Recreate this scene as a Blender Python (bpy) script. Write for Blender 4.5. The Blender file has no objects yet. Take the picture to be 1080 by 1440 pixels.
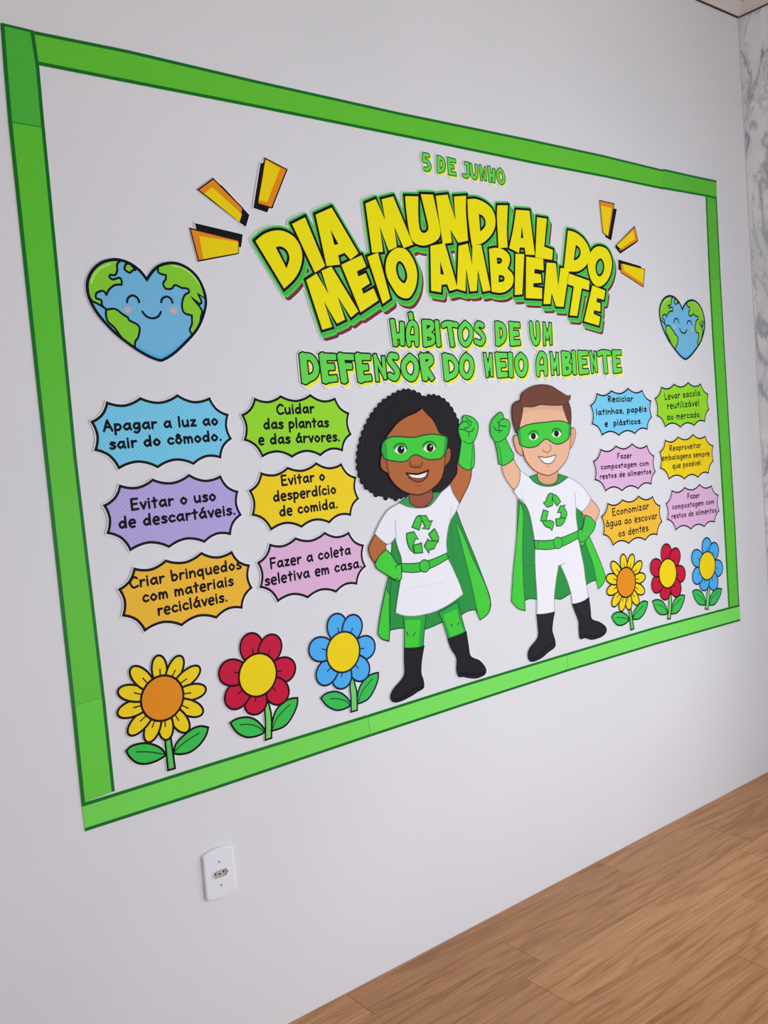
import bpy, math, random
import numpy as np
from mathutils import Matrix, Vector
from mathutils.geometry import delaunay_2d_cdt
S = bpy.context.scene
C = S.collection
random.seed(7)
PI = math.pi

# ------------------------------------------------------------------ camera
F = 1273.527
MC = np.array([[0.7843063195, -0.6153626846, -0.0786915714],
               [-0.0995505047, 0.0003617001, -0.9950324448],
               [0.6123342992, 0.7882440202, -0.0609759822]])   # rows: image right, image down, view direction
EYE = (0.0, -1.75, 1.26)
cd = bpy.data.cameras.new('camera')
cam = bpy.data.objects.new('camera', cd)
C.objects.link(cam)
cam.matrix_world = Matrix(((MC[0][0], -MC[1][0], -MC[2][0], EYE[0]),
                           (MC[0][1], -MC[1][1], -MC[2][1], EYE[1]),
                           (MC[0][2], -MC[1][2], -MC[2][2], EYE[2]),
                           (0, 0, 0, 1)))
cd.sensor_fit = 'VERTICAL'
cd.sensor_height = 36
cd.lens = 36 * F / 1440
cd.clip_start = 0.02
S.camera = cam

# ------------------------------------------------------------------ world, lights, exposure
w = bpy.data.worlds.new('world')
S.world = w
w.use_nodes = True
w.node_tree.nodes['Background'].inputs[0].default_value = (0.76, 0.87, 1.0, 1)
w.node_tree.nodes['Background'].inputs[1].default_value = 1.5

def area(name, loc, direction, sx, sy, power, col):
    l = bpy.data.lights.new(name, 'AREA')
    l.shape = 'RECTANGLE'
    l.size, l.size_y, l.energy, l.color = sx, sy, power, col
    o = bpy.data.objects.new(name, l)
    o.location = loc
    o.rotation_euler = Vector(direction).to_track_quat('-Z', 'Y').to_euler()
    C.objects.link(o)
    return o
area('window_daylight', (3.25, -1.6, 1.0), (-1, 0, -0.05), 1.3, 1.1, 13, (0.86, 0.95, 1.0))
area('front_opening_daylight', (1.7, -2.83, 0.8), (-0.12, 1, -0.12), 1.9, 1.4, 22, (0.88, 0.945, 1.0))  # unseen low opening, added and sized to brighten the wall's lower middle
S.view_settings.view_transform = 'Standard'
S.view_settings.look = 'None'
S.view_settings.gamma = 1
S.view_settings.use_curve_mapping = False
S.view_settings.exposure = 0.37

# ------------------------------------------------------------------ materials
def lin(c):
    c /= 255
    return c / 12.92 if c <= .04045 else ((c + .055) / 1.055) ** 2.4
MATS = {}
def paper(rgb, rough=.5, k=1.16, spec=.14):
    key = (tuple(rgb), rough)
    if key in MATS: return MATS[key]
    m = bpy.data.materials.new('print_%d_%d_%d' % tuple(rgb))
    m.use_nodes = True
    b = m.node_tree.nodes['Principled BSDF']
    if max(rgb) < 60: k, spec = .75, .08      # black ink
    b.inputs['Base Color'].default_value = tuple(min(.95, lin(x) * k) for x in rgb) + (1,)
    b.inputs['Roughness'].default_value = rough
    b.inputs['Specular IOR Level'].default_value = spec
    MATS[key] = m
    return m
def mat_nodes(name, rough=.6, spec=.4):
    m = bpy.data.materials.new(name)
    m.use_nodes = True
    nt = m.node_tree
    b = nt.nodes['Principled BSDF']
    b.inputs['Roughness'].default_value = rough
    b.inputs['Specular IOR Level'].default_value = spec
    def N(t, **kw):
        n = nt.nodes.new(t)
        for a, v in kw.items():
            if a.startswith('i_'):
                n.inputs[int(a[2:]) if a[2:].isdigit() else a[2:].replace('_', ' ')].default_value = v
            else: setattr(n, a, v)
        return n
    return m, nt, b, N
def ramp(nt, fac, stops):
    r = nt.nodes.new('ShaderNodeValToRGB')
    e = r.color_ramp.elements
    while len(e) < len(stops): e.new(.5)
    for i, (p, c) in enumerate(stops):
        e[i].position = p
        e[i].color = tuple(lin(x) * 1.0 for x in c) + (1,)
    nt.links.new(fac, r.inputs[0])
    return r
def dotted(rgb, dot):
    """printed halftone: a diagonal lattice of small dots, a shade off the ground colour"""
    key = ('dots', tuple(rgb))
    if key in MATS: return MATS[key]
    m, nt, b, N = mat_nodes('halftone_%d_%d_%d' % tuple(rgb), .5, .14)
    tc = N('ShaderNodeTexCoord')
    mp = N('ShaderNodeMapping')
    mp.inputs['Rotation'].default_value = (0, math.radians(40), 0)
    mp.inputs['Scale'].default_value = (150, 0, 150)
    nt.links.new(tc.outputs['Object'], mp.inputs[0])
    fr = N('ShaderNodeVectorMath', operation='FRACTION')
    nt.links.new(mp.outputs[0], fr.inputs[0])
    ds = N('ShaderNodeVectorMath', operation='DISTANCE')
    ds.inputs[1].default_value = (.5, 0, .5)
    nt.links.new(fr.outputs[0], ds.inputs[0])
    r = ramp(nt, ds.outputs['Value'], [(.26, dot), (.36, rgb)])
    for e in r.color_ramp.elements:
        e.color = tuple(min(.95, x * 1.16) for x in e.color[:3]) + (1,)
    nt.links.new(r.outputs[0], b.inputs['Base Color'])
    MATS[key] = m
    return m
def wall_mat():
    m, nt, b, N = mat_nodes('white_wall_paint', .55, .35)
    tc = N('ShaderNodeTexCoord')
    n = N('ShaderNodeTexNoise', i_Scale=1.3, i_Detail=4.0)
    nt.links.new(tc.outputs['Object'], n.inputs['Vector'])
    r = ramp(nt, n.outputs['Fac'], [(.3, (225, 225, 230)), (.7, (232, 231, 236))])
    nt.links.new(r.outputs[0], b.inputs['Base Color'])
    n2 = N('ShaderNodeTexNoise', i_Scale=16.0, i_Detail=5.0)
    nt.links.new(tc.outputs['Object'], n2.inputs['Vector'])
    bp = N('ShaderNodeBump', i_Strength=.04, i_Distance=.02)
    nt.links.new(n2.outputs['Fac'], bp.inputs['Height'])
    nt.links.new(bp.outputs[0], b.inputs['Normal'])
    return m
def marble_mat():
    m, nt, b, N = mat_nodes('marble_print_wallpaper', .4)
    tc = N('ShaderNodeTexCoord')
    mp = N('ShaderNodeMapping')
    mp.inputs['Rotation'].default_value = (math.radians(-35), 0, 0)
    mp.inputs['Scale'].default_value = (1, 1.0, .55)
    nt.links.new(tc.outputs['Object'], mp.inputs[0])
    n0 = N('ShaderNodeTexNoise', i_Scale=5.0, i_Detail=6.0, i_Roughness=.6, i_Distortion=.6)
    nt.links.new(mp.outputs[0], n0.inputs['Vector'])
    va = N('ShaderNodeVectorMath', operation='MULTIPLY_ADD')
    va.inputs[1].default_value = (.22, .22, .22)
    nt.links.new(n0.outputs['Color'], va.inputs[0])
    nt.links.new(mp.outputs[0], va.inputs[2])
    n1 = N('ShaderNodeTexNoise', i_Scale=5.0, i_Detail=2.5, i_Roughness=.5)
    nt.links.new(va.outputs[0], n1.inputs['Vector'])
    r = ramp(nt, n1.outputs['Fac'], [(.36, (250, 250, 252)), (.465, (240, 241, 244)), (.5, (178, 181, 190)), (.535, (240, 241, 244)), (.66, (250, 250, 252))])
    n3 = N('ShaderNodeTexNoise', i_Scale=10.0, i_Detail=3.0, i_Roughness=.5, i_Distortion=.5)
    nt.links.new(va.outputs[0], n3.inputs['Vector'])
    r3 = ramp(nt, n3.outputs['Fac'], [(.475, (255, 255, 255)), (.5, (214, 216, 222)), (.525, (255, 255, 255))])
    n2 = N('ShaderNodeTexNoise', i_Scale=3.2, i_Detail=3.0)
    nt.links.new(va.outputs[0], n2.inputs['Vector'])
    r2 = ramp(nt, n2.outputs['Fac'], [(.35, (222, 224, 229)), (.6, (255, 255, 255))])
    mx0 = N('ShaderNodeMixRGB', blend_type='MULTIPLY', i_0=1.0)
    nt.links.new(r.outputs[0], mx0.inputs[1])
    nt.links.new(r3.outputs[0], mx0.inputs[2])
    mx = N('ShaderNodeMixRGB', blend_type='MULTIPLY', i_0=1.0)
    nt.links.new(mx0.outputs[0], mx.inputs[1])
    nt.links.new(r2.outputs[0], mx.inputs[2])
    nt.links.new(mx.outputs[0], b.inputs['Base Color'])
    return m
def wood_mat():
    m, nt, b, N = mat_nodes('oak_vinyl_plank', .42, .35)
    tc = N('ShaderNodeTexCoord')
    oi = N('ShaderNodeObjectInfo')
    off = N('ShaderNodeVectorMath', operation='SCALE')
    cx = N('ShaderNodeCombineXYZ')
    nt.links.new(oi.outputs['Random'], cx.inputs[0])
    nt.links.new(oi.outputs['Random'], cx.inputs[1])
    off.inputs['Scale'].default_value = 37.0
    nt.links.new(cx.outputs[0], off.inputs[0])
    ad = N('ShaderNodeVectorMath', operation='ADD')
    nt.links.new(tc.outputs['Object'], ad.inputs[0])
    nt.links.new(off.outputs[0], ad.inputs[1])
    mp = N('ShaderNodeMapping')
    mp.inputs['Scale'].default_value = (1.0, 10.0, 1)
    nt.links.new(ad.outputs[0], mp.inputs[0])
    n0 = N('ShaderNodeTexNoise', i_Scale=1.6, i_Detail=3.0, i_Roughness=.5, i_Distortion=.4)
    nt.links.new(mp.outputs[0], n0.inputs['Vector'])
    ml = N('ShaderNodeMath', operation='MULTIPLY')
    ml.inputs[1].default_value = 11.0
    nt.links.new(n0.outputs['Fac'], ml.inputs[0])
    fr = N('ShaderNodeMath', operation='PINGPONG')
    fr.inputs[1].default_value = 1.0
    nt.links.new(ml.outputs[0], fr.inputs[0])
    mp2 = N('ShaderNodeMapping')
    mp2.inputs['Scale'].default_value = (4, 330, 1)
    nt.links.new(ad.outputs[0], mp2.inputs[0])
    n1 = N('ShaderNodeTexNoise', i_Scale=1.0, i_Detail=4.0, i_Roughness=.7)
    nt.links.new(mp2.outputs[0], n1.inputs['Vector'])
    r1 = ramp(nt, fr.outputs[0], [(0.0, (196, 140, 90)), (.35, (218, 161, 109)), (1, (226, 170, 118))])
    r2 = ramp(nt, n1.outputs['Fac'], [(.36, (196, 182, 170)), (.56, (255, 255, 255))])
    mx = N('ShaderNodeMixRGB', blend_type='MULTIPLY', i_0=.8)
    nt.links.new(r1.outputs[0], mx.inputs[1])
    nt.links.new(r2.outputs[0], mx.inputs[2])
    r3 = ramp(nt, oi.outputs['Random'], [(0, (226, 218, 214)), (1, (250, 248, 246))])
    mx2 = N('ShaderNodeMixRGB', blend_type='MULTIPLY', i_0=1.0)
    nt.links.new(mx.outputs[0], mx2.inputs[1])
    nt.links.new(r3.outputs[0], mx2.inputs[2])
    nt.links.new(mx2.outputs[0], b.inputs['Base Color'])
    bp = N('ShaderNodeBump', i_Strength=.15, i_Distance=.002)
    nt.links.new(n1.outputs['Fac'], bp.inputs['Height'])
    nt.links.new(bp.outputs[0], b.inputs['Normal'])
    return m
WHITE = (222, 222, 228)
M_WALL, M_MARBLE, M_WOOD = wall_mat(), marble_mat(), wood_mat()

# ------------------------------------------------------------------ objects, properties
def tag(o, label=None, cat=None, group=None, kind=None):
    for k, v in (('label', label), ('category', cat), ('group', group), ('kind', kind)):
        if v: o[k] = v
    return o
def mesh_obj(name, verts, faces, mats, fm=None, parent=None, smooth=False):
    me = bpy.data.meshes.new(name)
    me.from_pydata(verts, [], faces)
    for m in mats: me.materials.append(m)
    if fm: me.polygons.foreach_set('material_index', fm)
    if smooth: me.polygons.foreach_set('use_smooth', [True] * len(faces))
    me.update()
    o = bpy.data.objects.new(name, me)
    C.objects.link(o)
    if parent: o.parent = parent
    return o
def box(name, a, b, m, parent=None, bevel=0):
    x0, y0, z0 = a
    x1, y1, z1 = b
    v = [(x0, y0, z0), (x1, y0, z0), (x1, y1, z0), (x0, y1, z0), (x0, y0, z1), (x1, y0, z1), (x1, y1, z1), (x0, y1, z1)]
    f = [(3, 2, 1, 0), (4, 5, 6, 7), (0, 1, 5, 4), (1, 2, 6, 5), (2, 3, 7, 6), (3, 0, 4, 7)]
    o = mesh_obj(name, v, f, [m], parent=parent)
    if bevel:
        md = o.modifiers.new('bevel', 'BEVEL')
        md.width, md.segments = bevel, 2
    return o
def empty(name, X, Z, label, cat, group=None):
    o = bpy.data.objects.new(name, None)
    o.empty_display_size = .05
    o.location = (X, 0, Z)
    C.objects.link(o)
    tag(o, label, cat, group)
    return o

# ------------------------------------------------------------------ room
CEIL, XR, XL, YB = 2.739, 3.111, -1.9, -2.7
tag(box('wall_back', (XL - .12, 0, -.1), (XR + .12, .12, CEIL), M_WALL), kind='structure')
tag(box('ceiling', (XL - .12, YB - .12, CEIL), (XR + .12, .12, CEIL + .1), paper((205, 192, 180), .7)), kind='structure')
tag(box('wall_left', (XL - .12, YB - .12, -.1), (XL, 0, CEIL), M_WALL), kind='structure')
def holed(name, axis, c0, c1, u0, u1, hole, m):
    """wall slab between c0..c1 on an axis, from u0 to u1 along, with one window opening (a,b,z0,z1)"""
    a, b, z0, z1 = hole
    V, Fc = [], []
    for (p, q, r, s) in ((u0, a, -.1, CEIL), (b, u1, -.1, CEIL), (a, b, -.1, z0), (a, b, z1, CEIL)):
        k = len(V)
        for z in (r, s):
            for (c, u) in ((c0, p), (c1, p), (c1, q), (c0, q)):
                V.append((c, u, z) if axis == 'x' else (u, c, z))
        Fc += [(k, k + 1, k + 2, k + 3), (k + 4, k + 5, k + 6, k + 7)] + [(k + i, k + (i + 1) % 4, k + 4 + (i + 1) % 4, k + 4 + i) for i in range(4)]
    return tag(mesh_obj(name, V, Fc, [m]), kind='structure')
holed('wall_right', 'x', XR, XR + .12, YB, 0, (-2.3, -.9, .4, 1.6), M_MARBLE)
holed('wall_front', 'y', YB - .12, YB, XL, XR, (.7, 2.7, .05, 1.55), M_WALL)
def window(name, axis, c, u0, u1, z0, z1):
    m = paper((225, 225, 225), .3)
    V, Fc = [], []
    t, d = .045, .04
    bars = [(u0, u0 + t, z0, z1), (u1 - t, u1, z0, z1), (u0, u1, z0, z0 + t), (u0, u1, z1 - t, z1), ((u0 + u1) / 2 - t / 2, (u0 + u1) / 2 + t / 2, z0, z1)]
    for (p, q, r, s) in bars:
        k = len(V)
        for z in (r, s):
            for (cc, u) in ((c, p), (c + d, p), (c + d, q), (c, q)):
                V.append((cc, u, z) if axis == 'x' else (u, cc, z))
        Fc += [(k, k + 1, k + 2, k + 3), (k + 4, k + 5, k + 6, k + 7)] + [(k + i, k + (i + 1) % 4, k + 4 + (i + 1) % 4, k + 4 + i) for i in range(4)]
    tag(mesh_obj(name, V, Fc, [m]), kind='structure')
window('window_1', 'x', XR + .03, -2.3, -.9, .4, 1.6)
window('window_2', 'y', YB - .07, .7, 2.7, .05, 1.55)  # unseen frame around the added low front opening
# ceiling moulding: a slim cove with a dark shrinkage gap under it
def cove(name, pts, m):
    V, Fc = [], []
    prof = [(0, -.034), (.006, -.034), (.012, -.022), (.024, -.012), (.036, -.006), (.036, 0), (0, 0)]
    for (x, y, nx, ny) in pts:
        for (d, z) in prof: V.append((x + nx * d, y + ny * d, CEIL - .001 + z))
    n = len(prof)
    for s in range(len(pts) - 1):
        for i in range(n):
            a, b_ = s * n + i, s * n + (i + 1) % n
            Fc.append((a, b_, b_ + n, a + n))
    tag(mesh_obj(name, V, Fc, [m]), kind='structure')
cove('trim_1', [(XL, -.0005, 0, -1), (XR, -.0005, -1, -1), (XR - .0005, YB, -1, 0)], paper((208, 200, 196), .5))
tag(box('trim_4', (XR - .004, YB, CEIL - .0395), (XR - .0002, -.005, CEIL - .0355), paper((84, 70, 66), .8)), kind='structure')
tag(box('trim_2', (XL, -.004, CEIL - .0395), (XR - .005, -.0002, CEIL - .0355), paper((70, 58, 55), .8)), kind='structure')
# a thin seam of silicone in the corner between painted wall and marble print
tag(box('trim_3', (XR - .003, -.003, 0), (XR - .0002, -.0002, CEIL - .04), paper((205, 203, 203), .5)), kind='structure')

# floor: vinyl planks laid along the wall
fl = tag(box('floor', (XL - .12, YB - .12, -.1), (XR + .12, 0, -.004), paper((70, 50, 36), .8)), kind='structure')
PL, PW, GAP = .93, .149, .0007
def plank_mesh(L, W):
    me = bpy.data.meshes.new('plank')
    e, h = .0006, .004
    x0, x1, y0, y1 = -L / 2 + GAP / 2, L / 2 - GAP / 2, -W / 2 + GAP / 2, W / 2 - GAP / 2
    V = [(x0, y0, -h), (x1, y0, -h), (x1, y1, -h), (x0, y1, -h), (x0, y0, -e), (x1, y0, -e), (x1, y1, -e), (x0, y1, -e),
         (x0 + e, y0 + e, 0), (x1 - e, y0 + e, 0), (x1 - e, y1 - e, 0), (x0 + e, y1 - e, 0)]
    Fc = [(8, 9, 10, 11)] + [(r + i, r + (i + 1) % 4, r + 4 + (i + 1) % 4, r + 4 + i) for r in (0, 4) for i in range(4)]
    me.from_pydata(V, [], Fc)
    me.materials.append(M_WOOD)
    me.update()
    return me
PM = plank_mesh(PL, PW)
shift = [1.13, .62, 1.47, .30, 1.89]
y = 0.0
for r in range(26):
    Wd = .111 if r == 0 else PW
    if y - Wd < YB: Wd = y - YB
    if Wd < .01: break
    k0 = shift[r % 5] + .13 * (r // 5)
    x = k0 - PL * math.ceil((k0 - XL) / PL)
    while x < XR - .02:
        a, b_ = max(x, XL), min(x + PL, XR)
        if b_ - a > .02:
            full = abs(b_ - a - PL) < 1e-4 and r > 0 and abs(Wd - PW) < 1e-4
            o = bpy.data.objects.new('plank', PM if full else plank_mesh(b_ - a, Wd))
            o.location = ((a + b_) / 2, y - Wd / 2, 0)
            o.parent = fl
            C.objects.link(o)
        x += PL
    y -= Wd

# ------------------------------------------------------------------ tracing helpers
def wall_pt(px, py):
    """where the photo's line of sight meets the wall plane y = 0: (X, Z) in metres"""
    r = np.array([(px - 540) / F, (py - 720) / F, 1.0]) @ MC
    t = 1.75 / r[1]
    return (r[0] * t, 1.26 + r[2] * t)
CROPS = {'A': (340, 200, .25926), 'B': (600, 200, .25926), 'E': (0, 0, 1 / 3), 'R': (800, 200, .25926),
         '1': (345, 270, .12963), '2': (420, 350, .12963), '3': (500, 260, .12963), '4': (590, 260, .12963),
         '5': (590, 330, .12963), '6': (680, 270, .11111), '7': (700, 350, .11111), '8': (760, 300, .12963),
         'S': (400, 420, .22222), 'T': (640, 420, .22222), 'J': (580, 205, .12963),
         'G': (120, 540, .2037), 'H': (330, 540, .18519), 'I': (150, 730, .2037), 'K': (350, 730, .16667), 'L': (820, 530, .18519),
         'h': (100, 340, .2037), 'f': (150, 900, .14815), 'g': (290, 870, .13195), 'b': (420, 850, .12963), 'm': (820, 740, .22222),
         'c': (490, 540, .18519), 'd': (490, 700, .20833), 'e': (670, 530, .18519), 'k': (670, 700, .18519), 'p': (0, 0, 1), 'o': (250, 1160, .11111)}
def parse(s):
    out = []
    for t in s.split():
        c = t.endswith('!')
        a, b_ = t.rstrip('!').split(',')
        out.append((float(a), float(b_), c))
    return out
def cr(p0, p1, p2, p3, n):
    o = []
    for i in range(n):
        t = i / n
        o.append(tuple(.5 * (2 * p1[k] + (p2[k] - p0[k]) * t + (2 * p0[k] - 5 * p1[k] + 4 * p2[k] - p3[k]) * t * t + (3 * p1[k] - p0[k] - 3 * p2[k] + p3[k]) * t ** 3) for k in (0, 1)))
    return o
def smooth(pts, closed, n=4):
    """Catmull-Rom through the points; a third value True marks a sharp corner"""
    P = [(p[0], p[1]) for p in pts]
    c = [p[2] if len(p) > 2 else False for p in pts]
    N_ = len(P)
    if closed and any(c):
        k = c.index(True)
        P, c = P[k:] + P[:k] + [P[k]], c[k:] + c[:k] + [True]
    elif closed:
        o = []
        for i in range(N_): o += cr(P[i - 1], P[i], P[(i + 1) % N_], P[(i + 2) % N_], n)
        return o
    else: c[0] = c[-1] = True
    o = []
    for i in range(len(P) - 1):
        if c[i] and c[i + 1]:
            o.append(P[i])
            continue
        p0 = P[i] if c[i] else P[i - 1]
        p3 = P[i + 1] if c[i + 1] else P[i + 2]
        o += cr(p0, P[i], P[i + 1], p3, n)
    if not closed: o.append(P[-1])
    return o
def T(crop, s, closed=True, n=4):
    x0, y0, k = CROPS[crop]
    return [wall_pt(x0 + a * k, y0 + b_ * k) for a, b_ in smooth(parse(s), closed, n)]
def W(crop, x, y):
    x0, y0, k = CROPS[crop]
    return wall_pt(x0 + x * k, y0 + y * k)

# ------------------------------------------------------------------ flat regions: distance field -> outline loops -> triangles
class Stem(list):
    """a stroke drawn dr thicker than its neighbours"""
    dr = 0
def field(polys, strokes, r, res, bars=(), rb=0):
    """loops bounding everything within r of the filled polygons and of the strokes (r < 0 shrinks)"""
    allp = np.array([p for q in polys for p in q] + [p for q in bars for p in q] + [p for q in strokes for p in q])
    mg = abs(r) + 4 * res + max([s.dr for s in strokes if isinstance(s, Stem)] + [0])
    x0, y0 = allp.min(0) - mg
    x1, y1 = allp.max(0) + mg
    nx, ny = int((x1 - x0) / res) + 2, int((y1 - y0) / res) + 2
    gx, gy = x0 + np.arange(nx) * res, y0 + np.arange(ny) * res
    cap = abs(r) + 3 * res + max([s.dr for s in strokes if isinstance(s, Stem)] + [0])
    Fd = np.full((ny, nx), cap - r)
    def dist(Dm, ox, oy, path, closed):
        n = len(path)
        for i in range(n if closed else n - 1):
            a, b_ = path[i], path[(i + 1) % n]
            i0, i1 = max(0, int((min(a[0], b_[0]) - cap - x0) / res) - ox), int((max(a[0], b_[0]) + cap - x0) / res) + 2 - ox
            j0, j1 = max(0, int((min(a[1], b_[1]) - cap - y0) / res) - oy), int((max(a[1], b_[1]) + cap - y0) / res) + 2 - oy
            sub = Dm[j0:j1, i0:i1]
            if sub.size == 0: continue
            X = gx[ox + i0:ox + i0 + sub.shape[1]][None, :] - a[0]
            Y = gy[oy + j0:oy + j0 + sub.shape[0]][:, None] - a[1]
            dx, dy = b_[0] - a[0], b_[1] - a[1]
            L2 = dx * dx + dy * dy or 1e-12
            t = np.clip((X * dx + Y * dy) / L2, 0, 1)
            np.minimum(sub, np.hypot(X - t * dx, Y - t * dy), out=sub)
    Ds = np.full((ny, nx), cap)
    for s in strokes:
        if isinstance(s, Stem):
            D = np.full((ny, nx), cap + s.dr)
            dist(D, 0, 0, s, False)
            np.minimum(Ds, D - s.dr, out=Ds)
        else: dist(Ds, 0, 0, s, False)
    Fd = np.minimum(Fd, Ds - r)
    for q, off in [(q, r) for q in polys] + [(q, r - rb) for q in bars]:
        a = np.array(q)
        ox, oy = max(0, int((a[:, 0].min() - cap - x0) / res)), max(0, int((a[:, 1].min() - cap - y0) / res))
        ex, ey = min(nx, int((a[:, 0].max() + cap - x0) / res) + 2), min(ny, int((a[:, 1].max() + cap - y0) / res) + 2)
        D = np.full((ey - oy, ex - ox), cap)
        dist(D, ox, oy, q, True)
        X, Y = gx[ox:ex][None, :], gy[oy:ey][:, None]
        ins = np.zeros(D.shape, bool)
        for i in range(len(q)):
            (ax, ay), (bx, by) = q[i - 1], q[i]
            if ay == by: continue
            ins ^= ((ay > Y) != (by > Y)) & (X < (bx - ax) * (Y - ay) / (by - ay) + ax)
        v = np.where(ins, -D, D) - off
        Fd[oy:ey, ox:ex] = np.minimum(Fd[oy:ey, ox:ex], v)
    # marching squares
    s = Fd < 0
    code = s[:-1, :-1] * 1 + s[:-1, 1:] * 2 + s[1:, 1:] * 4 + s[1:, :-1] * 8
    js, is_ = np.nonzero((code > 0) & (code < 15))
    TB = {1: [(3, 0)], 2: [(0, 1)], 3: [(3, 1)], 4: [(1, 2)], 5: [(3, 0), (1, 2)], 6: [(0, 2)], 7: [(3, 2)], 8: [(2, 3)], 9: [(2, 0)],
          10: [(0, 1), (2, 3)], 11: [(2, 1)], 12: [(1, 3)], 13: [(1, 0)], 14: [(0, 3)]}
    nxt, pos = {}, {}
    Fl = Fd
    for j, i in zip(js.tolist(), is_.tolist()):
        for a, b_ in TB[int(code[j, i])]:
            ks = []
            for e in (a, b_):
                if e == 0: k, p, q = (j, i, 0), (j, i), (j, i + 1)
                elif e == 1: k, p, q = (j, i + 1, 1), (j, i + 1), (j + 1, i + 1)
                elif e == 2: k, p, q = (j + 1, i, 0), (j + 1, i), (j + 1, i + 1)
                else: k, p, q = (j, i, 1), (j, i), (j + 1, i)
                if k not in pos:
                    u, v = Fl[p], Fl[q]
                    t = min(.98, max(.02, u / (u - v)))
                    pos[k] = (x0 + (p[1] + (q[1] - p[1]) * t) * res, y0 + (p[0] + (q[0] - p[0]) * t) * res)
                ks.append(k)
            nxt[ks[0]] = ks[1]
    loops = []
    while nxt:
        k0, k = next(iter(nxt.items()))
        lp = []
        k = k0
        while k in nxt:
            lp.append(pos[k])
            k = nxt.pop(k)
        lp = simplify(lp, res * .22)
        if len(lp) > 2: loops.append(lp)
    return loops
def simplify(lp, tol):
    n = len(lp)
    if n < 8: return lp
    def rdp(a, b_):
        st, keep = [(a, b_)], {a, b_}
        while st:
            i, j = st.pop()
            if j - i < 2: continue
            p, q = lp[i], lp[j % n]
            dx, dy = q[0] - p[0], q[1] - p[1]
            L = math.hypot(dx, dy) or 1e-9
            bd, bk = 0, None
            for k in range(i + 1, j):
                d = abs((lp[k][0] - p[0]) * dy - (lp[k][1] - p[1]) * dx) / L
                if d > bd: bd, bk = d, k
            if bd > tol:
                keep.add(bk)
                st += [(i, bk), (bk, j)]
        return keep
    k = rdp(0, n // 2) | rdp(n // 2, n)
    return [lp[i] for i in sorted(x for x in k if x < n)]
def tri(loops):
    """even-odd fill of a set of loops"""
    V, Ed = [], []
    for l in loops:
        k, n = len(V), len(l)
        V += [Vector(p) for p in l]
        Ed += [(k + i, k + (i + 1) % n) for i in range(n)]
    vs, es, fs, _, _, _ = delaunay_2d_cdt(V, Ed, [], 0, 1e-7)
    P = np.array([(v[0], v[1]) for v in vs])
    Fa = np.array([tuple(f) for f in fs])
    if not len(Fa): return [tuple(p) for p in P], []
    c = P[Fa].mean(1)
    ins = np.zeros(len(c), bool)
    for l in loops:
        q = np.array(l)
        p = np.roll(q, 1, 0)
        ok = p[:, 1] != q[:, 1]
        p, q = p[ok], q[ok]
        for s0 in range(0, len(c), 2000):
            cx, cy = c[s0:s0 + 2000, 0][:, None], c[s0:s0 + 2000, 1][:, None]
            h = ((p[:, 1] > cy) != (q[:, 1] > cy)) & (cx < (q[:, 0] - p[:, 0]) * (cy - p[:, 1]) / (q[:, 1] - p[:, 1]) + p[:, 0])
            ins[s0:s0 + 2000] ^= (h.sum(1) % 2).astype(bool)
    return [tuple(x) for x in P], [tuple(f) for f in Fa[ins].tolist()]
def ribbon(path, wd, closed):
    n = len(path)
    a, b_ = [], []
    for i in range(n):
        p, c, q = path[i - 1] if (i or closed) else path[i], path[i], path[(i + 1) % n] if (i < n - 1 or closed) else path[i]
        d1, d2 = (c[0] - p[0], c[1] - p[1]), (q[0] - c[0], q[1] - c[1])
        l1, l2 = math.hypot(*d1), math.hypot(*d2)
        if l1 < 1e-9: d1, l1 = d2, l2
        if l2 < 1e-9: d2, l2 = d1, l1
        n1, n2 = (-d1[1] / (l1 or 1), d1[0] / (l1 or 1)), (-d2[1] / (l2 or 1), d2[0] / (l2 or 1))
        m = (n1[0] + n2[0], n1[1] + n2[1])
        ml = math.hypot(*m) or 1
        m = (m[0] / ml, m[1] / ml)
        k = min(1.7, 1 / max(.3, m[0] * n1[0] + m[1] * n1[1])) * wd / 2
        a.append((c[0] + m[0] * k, c[1] + m[1] * k))
        b_.append((c[0] - m[0] * k, c[1] - m[1] * k))
    V = a + b_
    Fc = [(i, (i + 1) % n, n + (i + 1) % n, n + i) for i in range(n if closed else n - 1)]
    return V, Fc

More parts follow.
